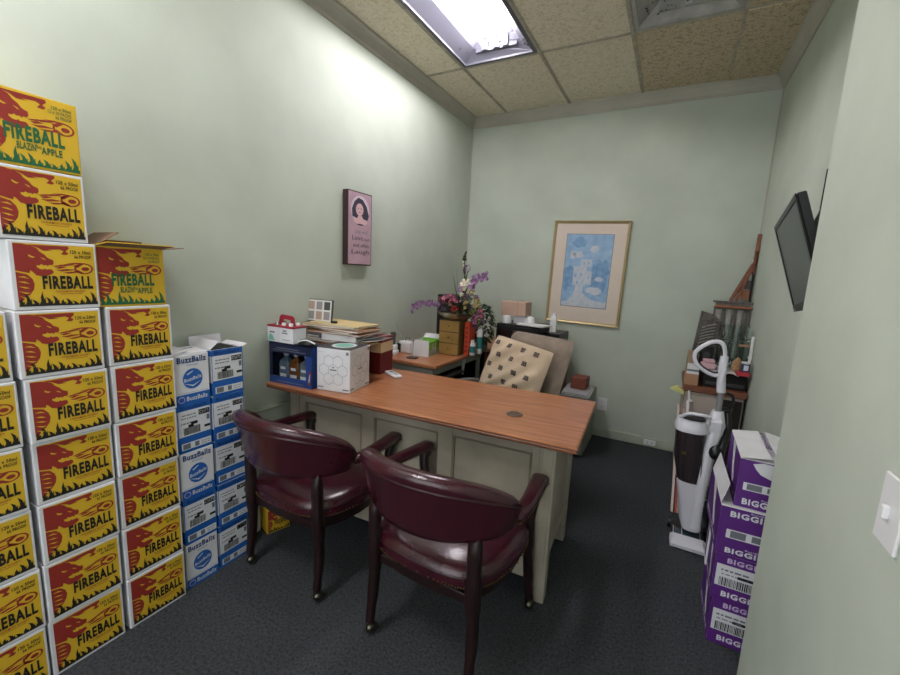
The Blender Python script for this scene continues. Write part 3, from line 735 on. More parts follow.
t = thing('ring_binder', 'white binder lying in the folder pile, spine forward', 'binder', (-1.745, 1.93, z), 9)
b = B(); b.box(-.12,.12,-.10,-.095,0,.040,WHITE,.002); b.box(-.12,.12,-.095,.12,.036,.040,WHITE,.001); b.box(-.12,.12,-.095,.12,0,.004,WHITE,.001); b.build('cover', t); B().box(-.115,.115,-.09,.112,.004,.036,PAPER).build('pages', t)
t = thing('paper_pile', 'grey edged paper pile left of the white binder', 'papers', (-1.925, 1.925, z), 3)
b = B()
for k in range(8): o_ = random.uniform(-.006,.006); b.box(-.05+o_,.045+o_,-.1+o_,.1,.005*k,.005*k+.0044,(PAPER,GREY,LGREY)[k%3])
b.build('sheets', t)
z += .041
for k, (dx, dy, w_, th, rz_, m_, lb) in enumerate((
    (.01, .0, .32, .009, 6, MANILAD, 'orange brown folder resting on the white binder'),
    (-.03, .01, .33, .008, -6, BUFF, 'buff folder fourth from the top of the pile'),
    (.015, .0, .33, .010, 1, MANILAD, 'orange folder third from the top of the pile'),
    (-.02, .0, .34, .010, 8, MANILA, 'manila folder second from the top of the pile'),
    (.01, .005, .31, .008, -2, YF_, 'pale yellow folder on top of the pile'))):
    z = folder(-1.80+dx, 1.93+dy, z, w_, .22, th, rz_, m_, lb)
t = thing('binder_clip', 'black binder clip on the top yellow folder', 'clip', (-1.80, 1.86, z), 5)
b = B(); b.prism([(0,0),(.022,0),(.018,.014),(.004,.014)], -.018, .018, BLACK, 'x'); b.build('clip', t)
t = thing('photo_collage_frame', 'black framed card of six small photos behind the folders', 'picture frame', (-1.945, 1.885, z-.004), 6, rx=-6)
b = B(); b.box(-.10,.10,0,.010,.0,.140,DGREY,.002); b.build('frame', t)
b = B(); f = face((-.10,0,.0),(.20,0,0),(0,0,.140),.001); f2 = face((-.10,0,.0),(.20,0,0),(0,0,.140),.0016); b.rect(f, .04,.96,.03,.97,PAPER)
pc = [mat('photo_tan',(176,150,140),.5),mat('photo_grey',(150,146,150),.5),mat('photo_dark',(70,74,72),.5)]
for r in range(2):
    for c in range(3): b.rect(f2, .08+.30*c,.31+.30*c,.54-.44*r,.90-.44*r, pc[2 if (r,c)==(0,2) else (r+c)%2])
b.build('photos', t)
t = thing('loose_sheets', 'slanting loose white sheets poking right from the pile', 'papers', (-1.64, 1.96, DH+.235), 6)
for k in range(3):
    b = B(); a = .12+.12*k; L = .15; b.add([(0,-.09,k*.004),(L*math.cos(a),-.09,L*math.sin(a)+k*.004),(L*math.cos(a),.09,L*math.sin(a)+k*.004),(0,.09,k*.004),
        (0,-.09,k*.004+.001),(L*math.cos(a),-.09,L*math.sin(a)+k*.004+.001),(L*math.cos(a),.09,L*math.sin(a)+k*.004+.001),(0,.09,k*.004+.001)], [(0,3,2,1),(4,5,6,7),(0,1,5,4),(1,2,6,5),(2,3,7,6),(3,0,4,7)], PAPER); b.build('sheet', t)
# burgundy boxes
MAR = mat('maroon_card', (104,22,30), .5)
for k, (x, y) in enumerate(((-1.712, 2.09), (-1.632, 2.085))):
    t = thing('maroon_file_box', ('maroon file box with a cream band, outer of the pair behind the white carton' if k else 'maroon file box with a cream band, inner of the pair by the folders'), 'box', (x, y, DH), 8, 'maroon file boxes')
    b = B(); b.box(-.037,.037,-.02,.14,0,.238,MAR,.003); b.build('carton', t)
    b = B(); b.box(-.0375,.0375,-.0208,.135,.14,.205,mat('cream_label',(214,190,150),.7)); b.build('label', t)
# remote
t = thing('remote_control', 'small white remote lying on the cherry desk top', 'remote', (-1.515, 2.10, DH), -30)
b = B(); b.box(-.078,.078,-.028,.028,0,.018,WHITE,.006); b.build('body', t, 40); b = B(); b.box(-.045,-.01,-.012,.012,.018,.0195,GREY,.001)
for k in range(4): b.box(.005+.014*k,.013+.014*k,-.010,-.003,.018,.0195,GREY); b.box(.005+.014*k,.013+.014*k,.003,.010,.018,.0195,GREY)
b.build('buttons', t)

# ------------------------------------------------------------------ return desk and credenza
rt = thing('return_desk', 'cherry topped return desk along the left wall behind the main desk', 'desk', (-1.735, 2.95, 0), 0)
RX, RY0, RY1 = .295, -.445, .44
b = B(); b.box(-RX+.01,RX,RY0,RY1,DH-.03,DH,WOOD,.006); b.build('desk_top', rt)
GRM = mat('grey_green_metal', (132,134,126), .55)
b = B(); b.box(-RX+.03,RX-.03,RY0+.02,RY0+.035,.35,DH-.03,GRM,.002); b.build('end_panel', rt)
b = B(); b.box(RX-.045,RX-.03,RY0+.035,RY1,DH-.085,DH-.03,GRM,.002); b.build('apron', rt)
b = B(); b.box(-RX+.03,RX-.045,RY0+.04,RY0+.34,0,.62,GRM,.004); b.build('pedestal', rt)
b = B(); b.box(-.10,RX+.03,RY0+.10,RY0+.42,DH-.125,DH-.105,BLACK,.004); b.build('keyboard_tray', rt)
b = B(); b.prism([(0,DH-.03),(.07,DH-.03),(.03,DH-.17),(.0,DH-.17)], RX-.03,RX-.026,LGREY,'x'); o = b.build('bracket', rt); o.location = (0,.05,0)
b = B(); b.box(-RX+.03,-RX+.06,RY1-.05,RY1-.02,0,DH-.03,GRM); b.box(RX-.06,RX-.03,RY1-.05,RY1-.02,0,DH-.03,GRM); b.build('legs', rt)
cz = thing('credenza', 'cherry wood credenza against the back wall behind the office chair', 'cabinet', (-1.42, 3.75, 0), 0)
b = B(); b.box(-.60,.60,-.35,.352,DH-.03,DH,WOOD,.006); b.build('top', cz)
for x in (-.58,-.03,.56):
    b = B(); b.box(x,x+.025,-.33,.34,.02,DH-.03,WOODD,.002); b.build('side_panel', cz)
b = B(); b.box(-.58,.58,.325,.34,.02,DH-.03,mat('credenza_dark_back',(50,34,28),.7)); b.build('back_panel', cz)
for z_ in (.06,.40): b = B(); b.box(-.555,.56,-.31,.325,z_,z_+.02,WOODD,.002); b.build('shelf', cz)
t = thing('green_tin', 'green round tin on the credenza shelf behind the chair arm', 'tin', (-1.19, 3.52, .42), 0)
B().lathe([(.075,0),(.08,.005),(.08,.12),(.084,.125),(.084,.15),(.07,.158)], mat('green_tin_paint',(96,140,104),.4), n=24).build('body', t, 40)
t = thing('file_box', 'dark archive box on the credenza shelf, in shadow', 'box', (-1.0, 3.6, .42), 0)
B().box(-.12,.08,-.12,.15,0,.26,mat('dark_brown_card',(54,38,32),.7),.003).build('carton', t)

# items on the return desk
t = thing('phone_charger_dock', 'white phone handset dock at the wall end of the return desk', 'telephone', (-1.94, 2.66, DH), 20)
b = B(); b.box(-.05,.05,-.045,.045,0,.03,WHITE,.006); b.box(-.04,.04,-.01,.045,.03,.075,WHITE,.008); b.build('base', t); b = B(); b.box(-.022,.022,-.012,.016,.06,.175,DGREY,.006); o = b.build('handset', t); o.rotation_euler = (-.2,0,0)
t = thing('wifi_router', 'small white router with a wire antenna on the return desk', 'router', (-1.862, 2.765, DH), -4)
b = B(); b.box(-.075,.05,-.02,.06,0,.095,WHITE,.008); b.build('case', t, 30); b = B(); b.box(-.085,-.05,-.03,-.018,.0,.075,BLACK,.003); b.build('black_adapter', t)
b = B(); b.sweep(smoothpath([(-.06,.03,.09),(-.10,.02,.15),(-.145,.03,.20),(-.15,.04,.225)], 4), .0022, GREY, 6); b.build('antenna', t, 60)
b = B(); b.sweep(smoothpath([(-.03,.02,.095),(-.02,-.0,.125),(.03,-.02,.13),(.06,-.03,.125)], 5), .0018, BLACK, 6); b.build('cable', t, 60)
t = thing('lapel_microphone', 'tiny black microphone on a flat stand by the white box', 'microphone', (-1.715, 2.625, DH), 10)
b = B(); b.box(-.04,.04,-.03,.03,0,.010,DGREY,.003); b.build('base', t); b = B(); b.sweep([(0,0,.01),(.003,.0,.13)], .0018, BLACK, 6); b.ball((.003,0,.138), .007, BLACK, 8, 6); b.build('stem', t, 60)
t = thing('white_tissue_box', 'white carton with a bright green lining on the return desk', 'box', (-1.785, 2.712, DH), 8)
b = B(); b.box(0,.15,0,.006,0,.128,WCARD); b.box(0,.006,.006,.22,0,.115,WCARD); b.box(.006,.15,.214,.22,0,.125,WCARD); b.box(.006,.15,.006,.214,0,.05,PAPER); b.build('carton', t)
b = B(); LG = mat('lime_green_card',(112,178,60),.6); b.box(.144,.15,.006,.214,0,.115,LG); b.box(.006,.144,.206,.213,.05,.12,LG); b.build('green_side', t)
b = B(); f = face((.15,0,0),(0,.22,0),(0,0,.12),.001); b.rect(f,.35,.42,.15,.8,LBL); b.rect(f,.6,.67,.15,.8,LBL); b.rect(f,.42,.6,.45,.52,LBL); b.build('printed_side', t)
flap((.006,.214,.12),(.144,.214,.12),(0,.05,.03),.002,LG,WCARD,t)
# gold three-drawer chest
GOLD = mat('gold_card', (150,118,62), .5, var=.06, vscale=12); GOLDD = mat('gold_card_side', (104,84,46), .6)
t = thing('mini_drawer_chest', 'small gold three drawer chest under the flower bowl', 'chest', (-1.662, 2.925, DH), 1)
b = B(); b.box(0,.185,.008,.165,0,.285,GOLDD,.002); b.build('body', t)
for k in range(3):
    b = B(); b.box(.004,.181,0,.010,.004+.094*k,.092+.094*k,GOLD,.003); dr = b.build('drawer', t); b = B(); b.ball((.0925,-.006,.05+.094*k), .007, BRASS, 8, 6); b.build('knob', dr, 60)
OR = mat('orange_red_card', (206,66,26), .55)
t = thing('orange_carton', 'tall orange red carton beside the gold chest', 'box', (-1.462, 3.00, DH), 2)
b = B(); b.box(0,.042,0,.13,0,.275,OR,.002); b.box(.0,.042,-.002,.0,.04,.05,RED); b.build('carton', t)
b = B(); f = face((0,0,0),(.042,0,0),(0,0,.275),.0028)
for k in range(6): b.rect(f, .2,.8,.1+.14*k,.17+.14*k,RED)
b.build('printed_face', t)
TEALD = mat('teal_label', (36,120,118), .4)
for k, (x, y, hh, lb) in enumerate(((-1.385, 3.14, .235, 'taller white and teal bottle beside the orange carton'), (-1.405, 3.045, .125, 'short white and teal bottle before the taller one'))):
    t = thing('lotion_bottle', lb, 'bottle', (x, y, DH), 0, 'white and teal bottles')
    b = B(); b.lathe([(.022,0),(.025,.004),(.025,hh-.045),(.018,hh-.03),(.012,hh-.025)], WHITE, n=16); b.build('body', t, 40)
    b = B(); b.lathe([(.0255,hh*.2),(.0255,hh*.62)], TEALD, n=16, caps=False); b.build('label', t, 40); b = B(); b.lathe([(.015,hh-.028),(.016,hh-.026),(.015,hh),(.012,hh+.002)], WHITE, n=14); b.build('cap', t, 40)
t = thing('speaker_box', 'black upright speaker behind the flowers on the return desk', 'speaker', (-1.83, 3.17, DH), 0)
b = B(); b.box(0,.23,0,.17,0,.475,BLACK,.006); b.build('cabinet', t); b = B(); b.box(.015,.215,-.004,.001,.03,.45,BLACKM,.002); b.build('grille', t)

# ------------------------------------------------------------------ flower arrangement
fa = thing('flower_arrangement', 'silver bowl of mixed silk flowers on the gold chest', 'flowers', (-1.545, 3.01, DH+.2855), 0)
b = B(); b.lathe([(.05,0),(.07,.002),(.11,.018),(.145,.045),(.157,.062),(.160,.066),(.152,.064),(.13,.045),(.09,.02),(0,.012)], SILVER, n=32, caps=False); b.build('bowl', fa, 40)
rn = random.Random(21)
LEAF = mat('dark_leaf', (38,52,36), .6, var=.25, vscale=30); LEAF2 = mat('mid_leaf', (70,92,52), .6, var=.2, vscale=30)
def leaf(b, p, d, L, w, m, bend=.25):
    d = Vector(d).normalized(); p = Vector(p); s_ = d.cross(Vector((0,0,1)))
    if s_.length < .1: s_ = d.cross(Vector((0,1,0)))
    s_.normalize(); up = s_.cross(d)
    pts = []
    for k in range(5):
        t_ = k/4; c = p + d*L*t_ - Vector((0,0,1))*bend*L*t_*t_; ww = w*math.sin(PI*(.12+.86*t_))**.8
        pts.append((c - s_*ww, c + up*.15*ww, c + s_*ww))
    vs = [tuple(q) for r in pts for q in r]; F = []
    for k in range(4):
        for j in range(2): F.append((k*3+j, k*3+j+1, k*3+4+j, k*3+3+j))
    b.add(vs, F, m)
def blossom(b, p, n, r, m, mc):
    p = Vector(p); n = Vector(n).normalized(); a = n.orthogonal().normalized(); c = n.cross(a)
    for k in range(5):
        th = 2*PI*k/5+rn.random()*.3; d = a*math.cos(th)+c*math.sin(th); s_ = n.cross(d)
        q = [p, p+d*r*.55-s_*r*.38+n*r*.18, p+d*r+n*r*.28, p+d*r*.55+s_*r*.38+n*r*.18]
        b.add([tuple(v) for v in q], [(0,1,2),(0,2,3)], m)
    b.ball(tuple(p+n*r*.12), r*.18, mc, 5, 3)
def cluster(c, rad, num, r, mats, mc, name):
    b = B()
    for k in range(num):
        v = Vector((rn.gauss(0,1), rn.gauss(0,1), rn.gauss(0,1))).normalized(); q = Vector(c)+Vector((v.x*rad[0], v.y*rad[1], v.z*rad[2]))*rn.uniform(.6,1)
        blossom(b, q, v+Vector((0,-.5,.2)), r*rn.uniform(.8,1.2), rn.choice(mats), mc)
    o = b.build(name, fa); o['kind'] = 'stuff'; return o
PK = mat('pink_petals', (190,112,128), .6); PK2 = mat('deep_pink_petals', (150,62,88), .6); PU = mat('purple_petals', (112,70,122), .6); PU2 = mat('lilac_petals', (150,112,156), .6)
YG = mat('lime_petals', (142,140,78), .6); YG2 = mat('mustard_petals', (160,140,92), .6); WH = mat('cream_petals', (222,214,192), .6); RDP = mat('red_petals', (160,42,48), .6); DPU = mat('plum_petals', (92,34,74), .6)
CEN = mat('flower_centre', (190,160,60), .7)
cluster((-.07,-.05,.165), (.10,.05,.035), 48, .022, [PK,PK2,PK,DPU], CEN, 'pink_blossoms')
cluster((.015,-.09,.10), (.030,.02,.02), 8, .026, [RDP], CEN, 'red_blossoms')
cluster((.125,-.03,.15), (.085,.06,.10), 80, .022, [YG,YG2,YG2,LEAF,PU], CEN, 'lime_blossoms')
cluster((.20,-.03,.03), (.05,.04,.09), 50, .020, [DPU,DPU,PK2,LEAF,PU], CEN, 'plum_blossoms')
cluster((.06,-.01,.25), (.045,.03,.10), 30, .028, [WH,WH,PU2], CEN, 'cream_blossoms')
b = B(); st = smoothpath([(-.05,-.02,.08),(-.16,-.04,.115),(-.26,-.05,.12),(-.36,-.05,.095),(-.40,-.05,.05)], 5); b.sweep(st, .003, LEAF2, 5)
for i, p in enumerate(st[2:]):
    for k in range(4): blossom(b, Vector(p)+Vector((rn.uniform(-.012,.012), rn.uniform(-.03,.01), rn.uniform(-.022,.022))), (rn.uniform(-.5,.5),-1,rn.uniform(-.2,.6)), .015, rn.choice([PU,PU2]), CEN)
b.build('orchid_spray', fa)
b = B(); st = smoothpath([(.06,0,.08),(.12,-.02,.25),(.17,-.03,.33),(.26,-.04,.37)], 5); b.sweep(st, .003, LEAF2, 5)
for i, p in enumerate(st[7:]):
    for k in range(5): blossom(b, Vector(p)+Vector((rn.uniform(-.02,.02), rn.uniform(-.03,.01), rn.uniform(-.03,.03))), (rn.uniform(-.5,.5),-1,rn.uniform(-.2,.6)), .018, rn.choice([PU,PU2]), CEN)
b.build('orchid_spray', fa)
b = B(); st = smoothpath([(.05,0,.1),(.055,0,.35),(.05,-.005,.46),(.045,0,.54)], 4); b.sweep(st, [.006]*5+[.004]*8, LEAF, 5)
for k in range(18): q = st[5+k%8]; b.ball((q[0]+rn.uniform(-.012,.012), q[1]+rn.uniform(-.012,.012), q[2]+rn.uniform(-.015,.015)), (.008,.008,.014), rn.choice([LEAF,DPU,WH]), 6, 4)
b.sweep(smoothpath([(.055,0,.40),(.085,-.01,.45),(.105,-.01,.42),(.085,-.01,.39)], 4), .004, PU2, 5)
b.build('tall_bud_spike', fa, 60)
for (dx, dz, L) in ((-.12,1,.36),(-.25,1,.30),(.22,1,.34),(.35,.9,.22)):
    b = B(); leaf(b, (.02,0,.10), (dx,-.05,dz), L, .012, LEAF2, .02); b.build('blade_leaf', fa)
b = B()
for k in range(260):
    a = rn.uniform(0,2*PI); el = rn.uniform(-.2,.9); rr_ = rn.uniform(.02,.15)
    leaf(b, (rr_*math.cos(a)+.02, rr_*math.sin(a)*.6-.01, rn.uniform(.03,.13)), (math.cos(a), math.sin(a)*.7-.2, el), rn.uniform(.04,.09), rn.uniform(.010,.018), LEAF if k % 3 else LEAF2)
o = b.build('foliage', fa); o['kind'] = 'stuff'
pv = thing('trailing_plant', 'dark trailing plant in a glass vase left of the black printer', 'plant', (-1.42, 3.285, DH), 0)
b = B(); b.lathe([(.04,0),(.045,.004),(.045,.12),(.04,.125)], mat('smoky_vase', (120,140,140), .1, trans=.7), n=20); b.build('vase', pv, 40)
b = B()
for k in range(380):
    a = rn.uniform(0,2*PI); z_ = rn.uniform(.03,.36); rr_ = .02+.06*math.sin(PI*min(1,z_/.36))
    leaf(b, (rr_*math.cos(a), rr_*math.sin(a), z_+.05), (math.cos(a), math.sin(a)-.4, rn.uniform(-.8,.5)), rn.uniform(.03,.055), .011, LEAF if k % 5 else LEAF2)
o = b.build('foliage', pv); o['kind'] = 'stuff'
# ------------------------------------------------------------------ credenza items
t = thing('laser_printer', 'black boxy printer on the credenza left of the chair', 'printer', (-1.375, 3.47, DH), -3)
b = B(); b.box(0,.40,0,.36,0,.225,BLACK,.008); b.box(.0,.40,0,.36,.225,.238,BLACK,.006); b.build('body', t)
b = B(); b.box(.03,.22,-.006,0,.05,.19,mat('printer_door',(38,24,26),.2),.002); b.build('door', t); b = B(); b.box(.04,.21,-.012,-.004,.03,.042,DGREY,.002); b.build('tray', t)
t = thing('stereo_unit', 'low black stereo box to the right of the printer', 'stereo', (-.955, 3.56, DH), -3)
b = B(); b.box(0,.135,0,.30,0,.185,BLACK,.005); b.build('body', t)
t = thing('spray_bottle', 'white capped pack standing on the low black box', 'bottle', (-.905, 3.66, DH+.185), 0)
b = B(); b.loft([[(sx*w_, sy*.018, z_) for sx, sy in ((-1,-1),(1,-1),(1,1),(-1,1))] for w_, z_ in ((.026,0),(.027,.004),(.026,.13),(.020,.15))], WHITE); b.build('body', t); B().lathe([(.012,.15),(.012,.166),(.010,.168)], WHITE, n=12).build('cap', t, 40)
for k, (x, y) in enumerate(((-1.31, 3.56), (-1.11, 3.62))):
    t = thing('paper_cup', 'upturned white cup on the printer, '+('left under the brown box' if k == 0 else 'right of the brown box'), 'cup', (x, y, DH+.238), 0, 'white cups on the printer')
    B().lathe([(.045,0),(.047,.004),(.040,.05),(.034,.064),(.012,.07)], WHITE, n=18).build('body', t, 50)
t = thing('small_white_box', 'small white box under the brown carton on the printer', 'box', (-1.20, 3.64, DH+.238), 4)
B().box(-.06,.05,-.04,.06,0,.066,WCARD,.003).build('carton', t)
t = thing('brown_carton', 'small brown cardboard carton above the black printer', 'box', (-1.375, 3.56, DH+.308), 1)
b = B(); b.box(0,.235,0,.18,0,.125,PCARD,.003); b.build('carton', t); B().box(.155,.16,-.0006,.1806,.0005,.1256,BCARD).build('tape', t)
t = thing('document_wallet', 'white document wallet lying across the printer top', 'papers', (-1.055, 3.53, DH+.239), -14)
b = B(); b.box(-.12,.14,-.08,.09,0,.012,PAPER,.002); b.build('sheets', t)
# low stand with papers and brown box
t = thing('file_cabinet', 'low grey file cabinet against the back wall behind the chair', 'cabinet', (-.625, 3.62, 0), 0)
b = B(); b.box(-.13,.10,-.15,.35,.02,.525,GRM,.006); b.build('body', t); b = B()
for k in range(2): b.box(-.12,.09,-.162,-.15,.04+.24*k,.265+.24*k,GRM,.004); 
b.build('drawers', t)
t = thing('paper_stack', 'stack of papers on the low grey file cabinet', 'papers', (-.625, 3.60, .525), 3)
b = B()
for k in range(7): o_ = rn.uniform(-.01,.01); b.box(-.115+o_,.10+o_,-.13+o_,.20+o_,.0045*k,.0045*k+.004,PAPER if k % 3 else LGREY)
b.build('sheets', t)
t = thing('brick_box', 'reddish brown box on the papers beside the office chair', 'box', (-.70, 3.62, .558), -4)
B().box(0,.125,0,.16,0,.10,mat('red_brown_leatherette',(124,66,50),.6,var=.08),.005).build('body', t)

# ------------------------------------------------------------------ office chair with cushion
oc = thing('office_chair', 'taupe high back office chair behind the desk', 'chair', (-.92, 2.58, 0), -23)
TAU = mat('taupe_velour', (122,108,96), .85, rgb2=(142,128,114), vscale=16, bump=.15, bscale=120)
def padded(w, h, t_, m, nu=14, nv=14, e=.35, wr=0, seed=0, corner=.16):
    """upholstered pad in x (width) / z (height), thickness in y, front is -y"""
    rn2 = random.Random(seed); rings = []
    pts = []
    b = B(); vs = []; F = []
    for side in (-1, 1):
        for i in range(nv+1):
            for j in range(nu+1):
                u, v = -1+2*j/nu, -1+2*i/nv
                rr_ = max(0, 1-abs(u)**6)*max(0, 1-abs(v)**6)
                pu = u*(1-corner*.12*abs(v)**6); pvv = v*(1-corner*.12*abs(u)**6)
                th = t_*(rr_**e)
                wv = (wr*(abs(math.sin(4.2*(u-v*.9)+seed))-.5)*rr_*1.5*(.25+.75*(u*.5-v*.3+.5)) + wr*math.sin(11*u-12*v)*rr_*.3) if wr else 0
                vs.append((pu*w, side*(th+ (wv if side < 0 else 0)), pvv*h))
    n1 = (nu+1)*(nv+1)
    for i in range(nv):
        for j in range(nu):
            a = i*(nu+1)+j; F.append((a, a+1, a+nu+2, a+nu+1)); c = n1+a; F.append((c, c+nu+1, c+nu+2, c+1))
    def edge(k): return [k]
    for i in range(nv):
        a = i*(nu+1); F.append((a, a+nu+1, n1+a+nu+1, n1+a)); a += nu; F.append((a+nu+1, a, n1+a, n1+a+nu+1))
    for j in range(nu):
        F.append((j+1, j, n1+j, n1+j+1)); a = nv*(nu+1)+j; F.append((a, a+1, n1+a+1, n1+a))
    b.add(vs, F, m); return b
bk = padded(.275, .29, .05, TAU, e=.28); ob = bk.build('backrest', oc, 50); ob.location = (.03,.20,.835); ob.rotation_euler = (math.radians(-20),0,0)
se = padded(.26, .25, .055, TAU, e=.3); os_ = se.build('seat', oc, 50); os_.location = (.0,-.12,.49); os_.rotation_euler = (math.radians(86),0,0)
b = B(); b.lathe([(.03,.08),(.03,.30),(.02,.30),(.02,.44)], BLACK, (0,-.08,0), 14); b.box(-.12,.12,-.20,.06,.425,.44,BLACK,.004); b.build('gas_lift', oc, 40)
b = B(); b.sweep([(0,.05,.43),(.0,.16,.44),(.01,.20,.55),(.02,.24,.70)], (.03,.012), BLACK, 8); b.build('back_bar', oc, 40)
for k in range(5):
    a = 2*PI*k/5+.3; b = B(); b.sweep([(0,-.08,.10),(.15*math.cos(a),-.08+.15*math.sin(a),.085),(.29*math.cos(a),-.08+.29*math.sin(a),.065)], [(.024,.018),(.02,.014),(.016,.01)], BLACK, 8); lg = b.build('leg', oc, 40)
    b = B(); b.ball((.29*math.cos(a),-.08+.29*math.sin(a),.028), (.022,.026,.028), BLACK, 10, 6); b.build('caster', lg, 40)
for sx in (-1, 1):
    b = B(); b.sweep(smoothpath([(sx*.20,-.02,.44),(sx*.30,-.0,.50),(sx*.315,.06,.68),(sx*.315,.02,.735),(sx*.32,-.12,.75),(sx*.32,-.26,.735),(sx*.31,-.31,.72)], 5), (.024,.014), mat('grey_arm_plastic',(104,100,98),.45), 10, power=3); b.build('armrest', oc, 50)
# cushion (top-level, resting against the back)
cu = thing('throw_cushion', 'beige wrinkled cushion with dark square motifs on the office chair', 'cushion', (-.895, 2.62, .862), -23, rx=-20, ry=5)
CUF = mat('beige_cotton', (180,160,136), .9, rgb2=(196,176,152), vscale=8)
wr = .020
b = padded(.255, .215, .055, CUF, 26, 26, e=.6, wr=wr, seed=2, corner=.15); cb = b.build('cushion_cover', cu, 70)
cbv = b.v; n_ = 27
def csurf(u, v):
    j = min(25, max(0, int((u+1)/2*26))); i = min(25, max(0, int((v+1)/2*26))); a = (u+1)/2*26-j; c = (v+1)/2*26-i
    g = lambda ii, jj: Vector(cbv[ii*n_+jj])
    p = g(i,j)*(1-a)*(1-c)+g(i,j+1)*a*(1-c)+g(i+1,j)*(1-a)*c+g(i+1,j+1)*a*c
    return p + Vector((0,-.0045,0))
b = B(); MOT = mat('motif_dark_print',(66,58,54),.9); MOT2 = mat('motif_grey_print',(120,108,98),.9)
for r in range(5):
    for c in range(4):
        u = -.72+.46*c+(.23 if r % 2 else 0); v = .76-.38*r; s_ = .072
        if abs(u) > .86: continue
        def q4(s1, m, off):
            P = [csurf(u-s1,v-s1), csurf(u+s1,v-s1), csurf(u+s1,v+s1), csurf(u-s1,v+s1)]; b.add([tuple(p+Vector((0,-off,0))) for p in P], [(0,1,2,3)], m)
        q4(s_, MOT, 0); q4(s_*.62, MOT2, .0008); q4(s_*.34, MOT, .0016)
b.build('printed_motifs', cb)

# ------------------------------------------------------------------ pictures and wall things
# large framed print on the back wall
t = thing('framed_print', 'gold framed blue and white print on the back wall', 'picture', (-.745, YB-.002, 1.565), 0, ry=1.0)
GF = mat('gold_frame', (186,168,126), .4, .5); w, h = .345, .485
b = B(); sec = [(0,0),(0,-.022),(.006,-.028),(.014,-.024),(.022,-.018),(.026,-.012),(.026,0)]
cor = [(-w,-h),(w,-h),(w,h),(-w,h)]; inn = [(1,1),(-1,1),(-1,-1),(1,-1)]
for k in range(4):
    (x0,z0),(x1,z1) = cor[k], cor[(k+1)%4]; (a0,c0),(a1,c1) = inn[k], inn[(k+1)%4]
    b = B(); b.loft([[(x0+a0*o_, y_, z0+c0*o_) for o_, y_ in sec], [(x1+a1*o_, y_, z1+c1*o_) for o_, y_ in sec]], GF); b.build('frame_rail', t)
b = B(); b.box(-w+.02,w-.02,-.008,-.004,-h+.02,h-.02,mat('cream_pink_mat',(214,200,186),.8)); b.build('mat_board', t)
b = B(); f = face((-.215,-.0085,-.325),(.43,0,0),(0,0,.69),.0006); f2 = face((-.215,-.0085,-.325),(.43,0,0),(0,0,.69),.0012); f3 = face((-.215,-.0085,-.325),(.43,0,0),(0,0,.69),.0018)
PB = mat('print_sky_blue',(126,162,200),.6,rgb2=(160,190,216),vscale=14); PBD = mat('print_mid_blue',(96,138,184),.6,rgb2=(132,168,204),vscale=26); PWH = mat('print_pale_paper',(204,204,208),.6,rgb2=(176,190,206),vscale=30)
b.rect(f, 0,1,0,1, mat('print_thin_border',(120,128,140),.6)); b.rect(f2,.012,.988,.008,.992,PB)
def blob(cu, cv, ru, rv, m, ff, n=18, j=.25, sd=0):
    r3 = random.Random(sd); b.flat(ff, [(min(.985,max(.015,cu+ru*math.cos(2*PI*k/n)*(1+r3.uniform(-j,j)))), min(.99,max(.01,cv+rv*math.sin(2*PI*k/n)*(1+r3.uniform(-j,j))))) for k in range(n)], m)
f4 = face((-.215,-.0085,-.325),(.43,0,0),(0,0,.69),.0024)
blob(.78,.42,.20,.26,PBD,f3,sd=1); blob(.12,.40,.13,.18,PBD,f3,sd=2); blob(.30,.88,.14,.07,PBD,f3,sd=6)
b.flat(f4, [(.02,.01),(.98,.01),(.98,.09),(.75,.10),(.58,.14),(.46,.20),(.45,.30),(.30,.30),(.27,.18),(.16,.08),(.02,.06)], PWH)
for (x0,x1,y0,y1) in ((.22,.50,.30,.56),(.50,.62,.32,.50),(.36,.60,.56,.66),(.12,.22,.66,.76)): b.rect(f4, x0,x1,y0,y1,PWH)
blob(.70,.24,.18,.05,PWH,f4,sd=3); blob(.30,.72,.10,.05,PWH,f4,sd=4); blob(.62,.80,.09,.05,PWH,f4,sd=5); blob(.78,.40,.10,.03,PWH,f4,sd=8)
f5 = face((-.215,-.0085,-.325),(.43,0,0),(0,0,.69),.0030)
for (x, y, s_) in ((.28,.44,.03),(.40,.45,.03),(.33,.34,.025),(.56,.42,.02),(.44,.60,.02),(.53,.61,.018),(.44,.36,.02)): b.rect(f5, x-s_,x+s_*.6,y-s_,y+s_*.8,PB)
b.build('art_print', t)
# canvas plaque on the left wall
t = thing('canvas_plaque', 'narrow pink canvas with a portrait and script on the left wall', 'picture', (XL, 2.185, 1.535), 0)
b = B(); b.box(.001,.045,0,.255,0,.50,mat('plaque_dark_edge',(52,34,34),.6),.002); b.build('canvas_block', t)
w, h = .255, .50; f = face((.045,0,0),(0,w,0),(0,0,h),.0006); f1 = face((.045,0,0),(0,w,0),(0,0,h),.0012); f2 = face((.045,0,0),(0,w,0),(0,0,h),.0018); f3 = face((.045,0,0),(0,w,0),(0,0,h),.0024)
b = B(); b.rect(f,.03,.97,.015,.985,mat('plaque_pink',(176,144,158),.7,rgb2=(190,160,172),vscale=14))
SK = mat('portrait_skin',(214,176,180),.7); HR = mat('portrait_dark_hair',(56,52,70),.7); CR = mat('portrait_cream',(206,190,200),.7)
b.disc(f1,.5,.76,.38,.19,CR,24); b.flat(f2,[(.18,.66),(.16,.76),(.26,.86),(.42,.92),(.60,.90),(.76,.82),(.86,.70),(.80,.63),(.64,.64),(.36,.64)],HR)
b.disc(f3,.47,.76,.155,.085,SK,18); b.flat(f3,[(.22,.60),(.36,.64),(.42,.68),(.56,.68),(.64,.63),(.80,.61),(.72,.565),(.34,.565)],SK)
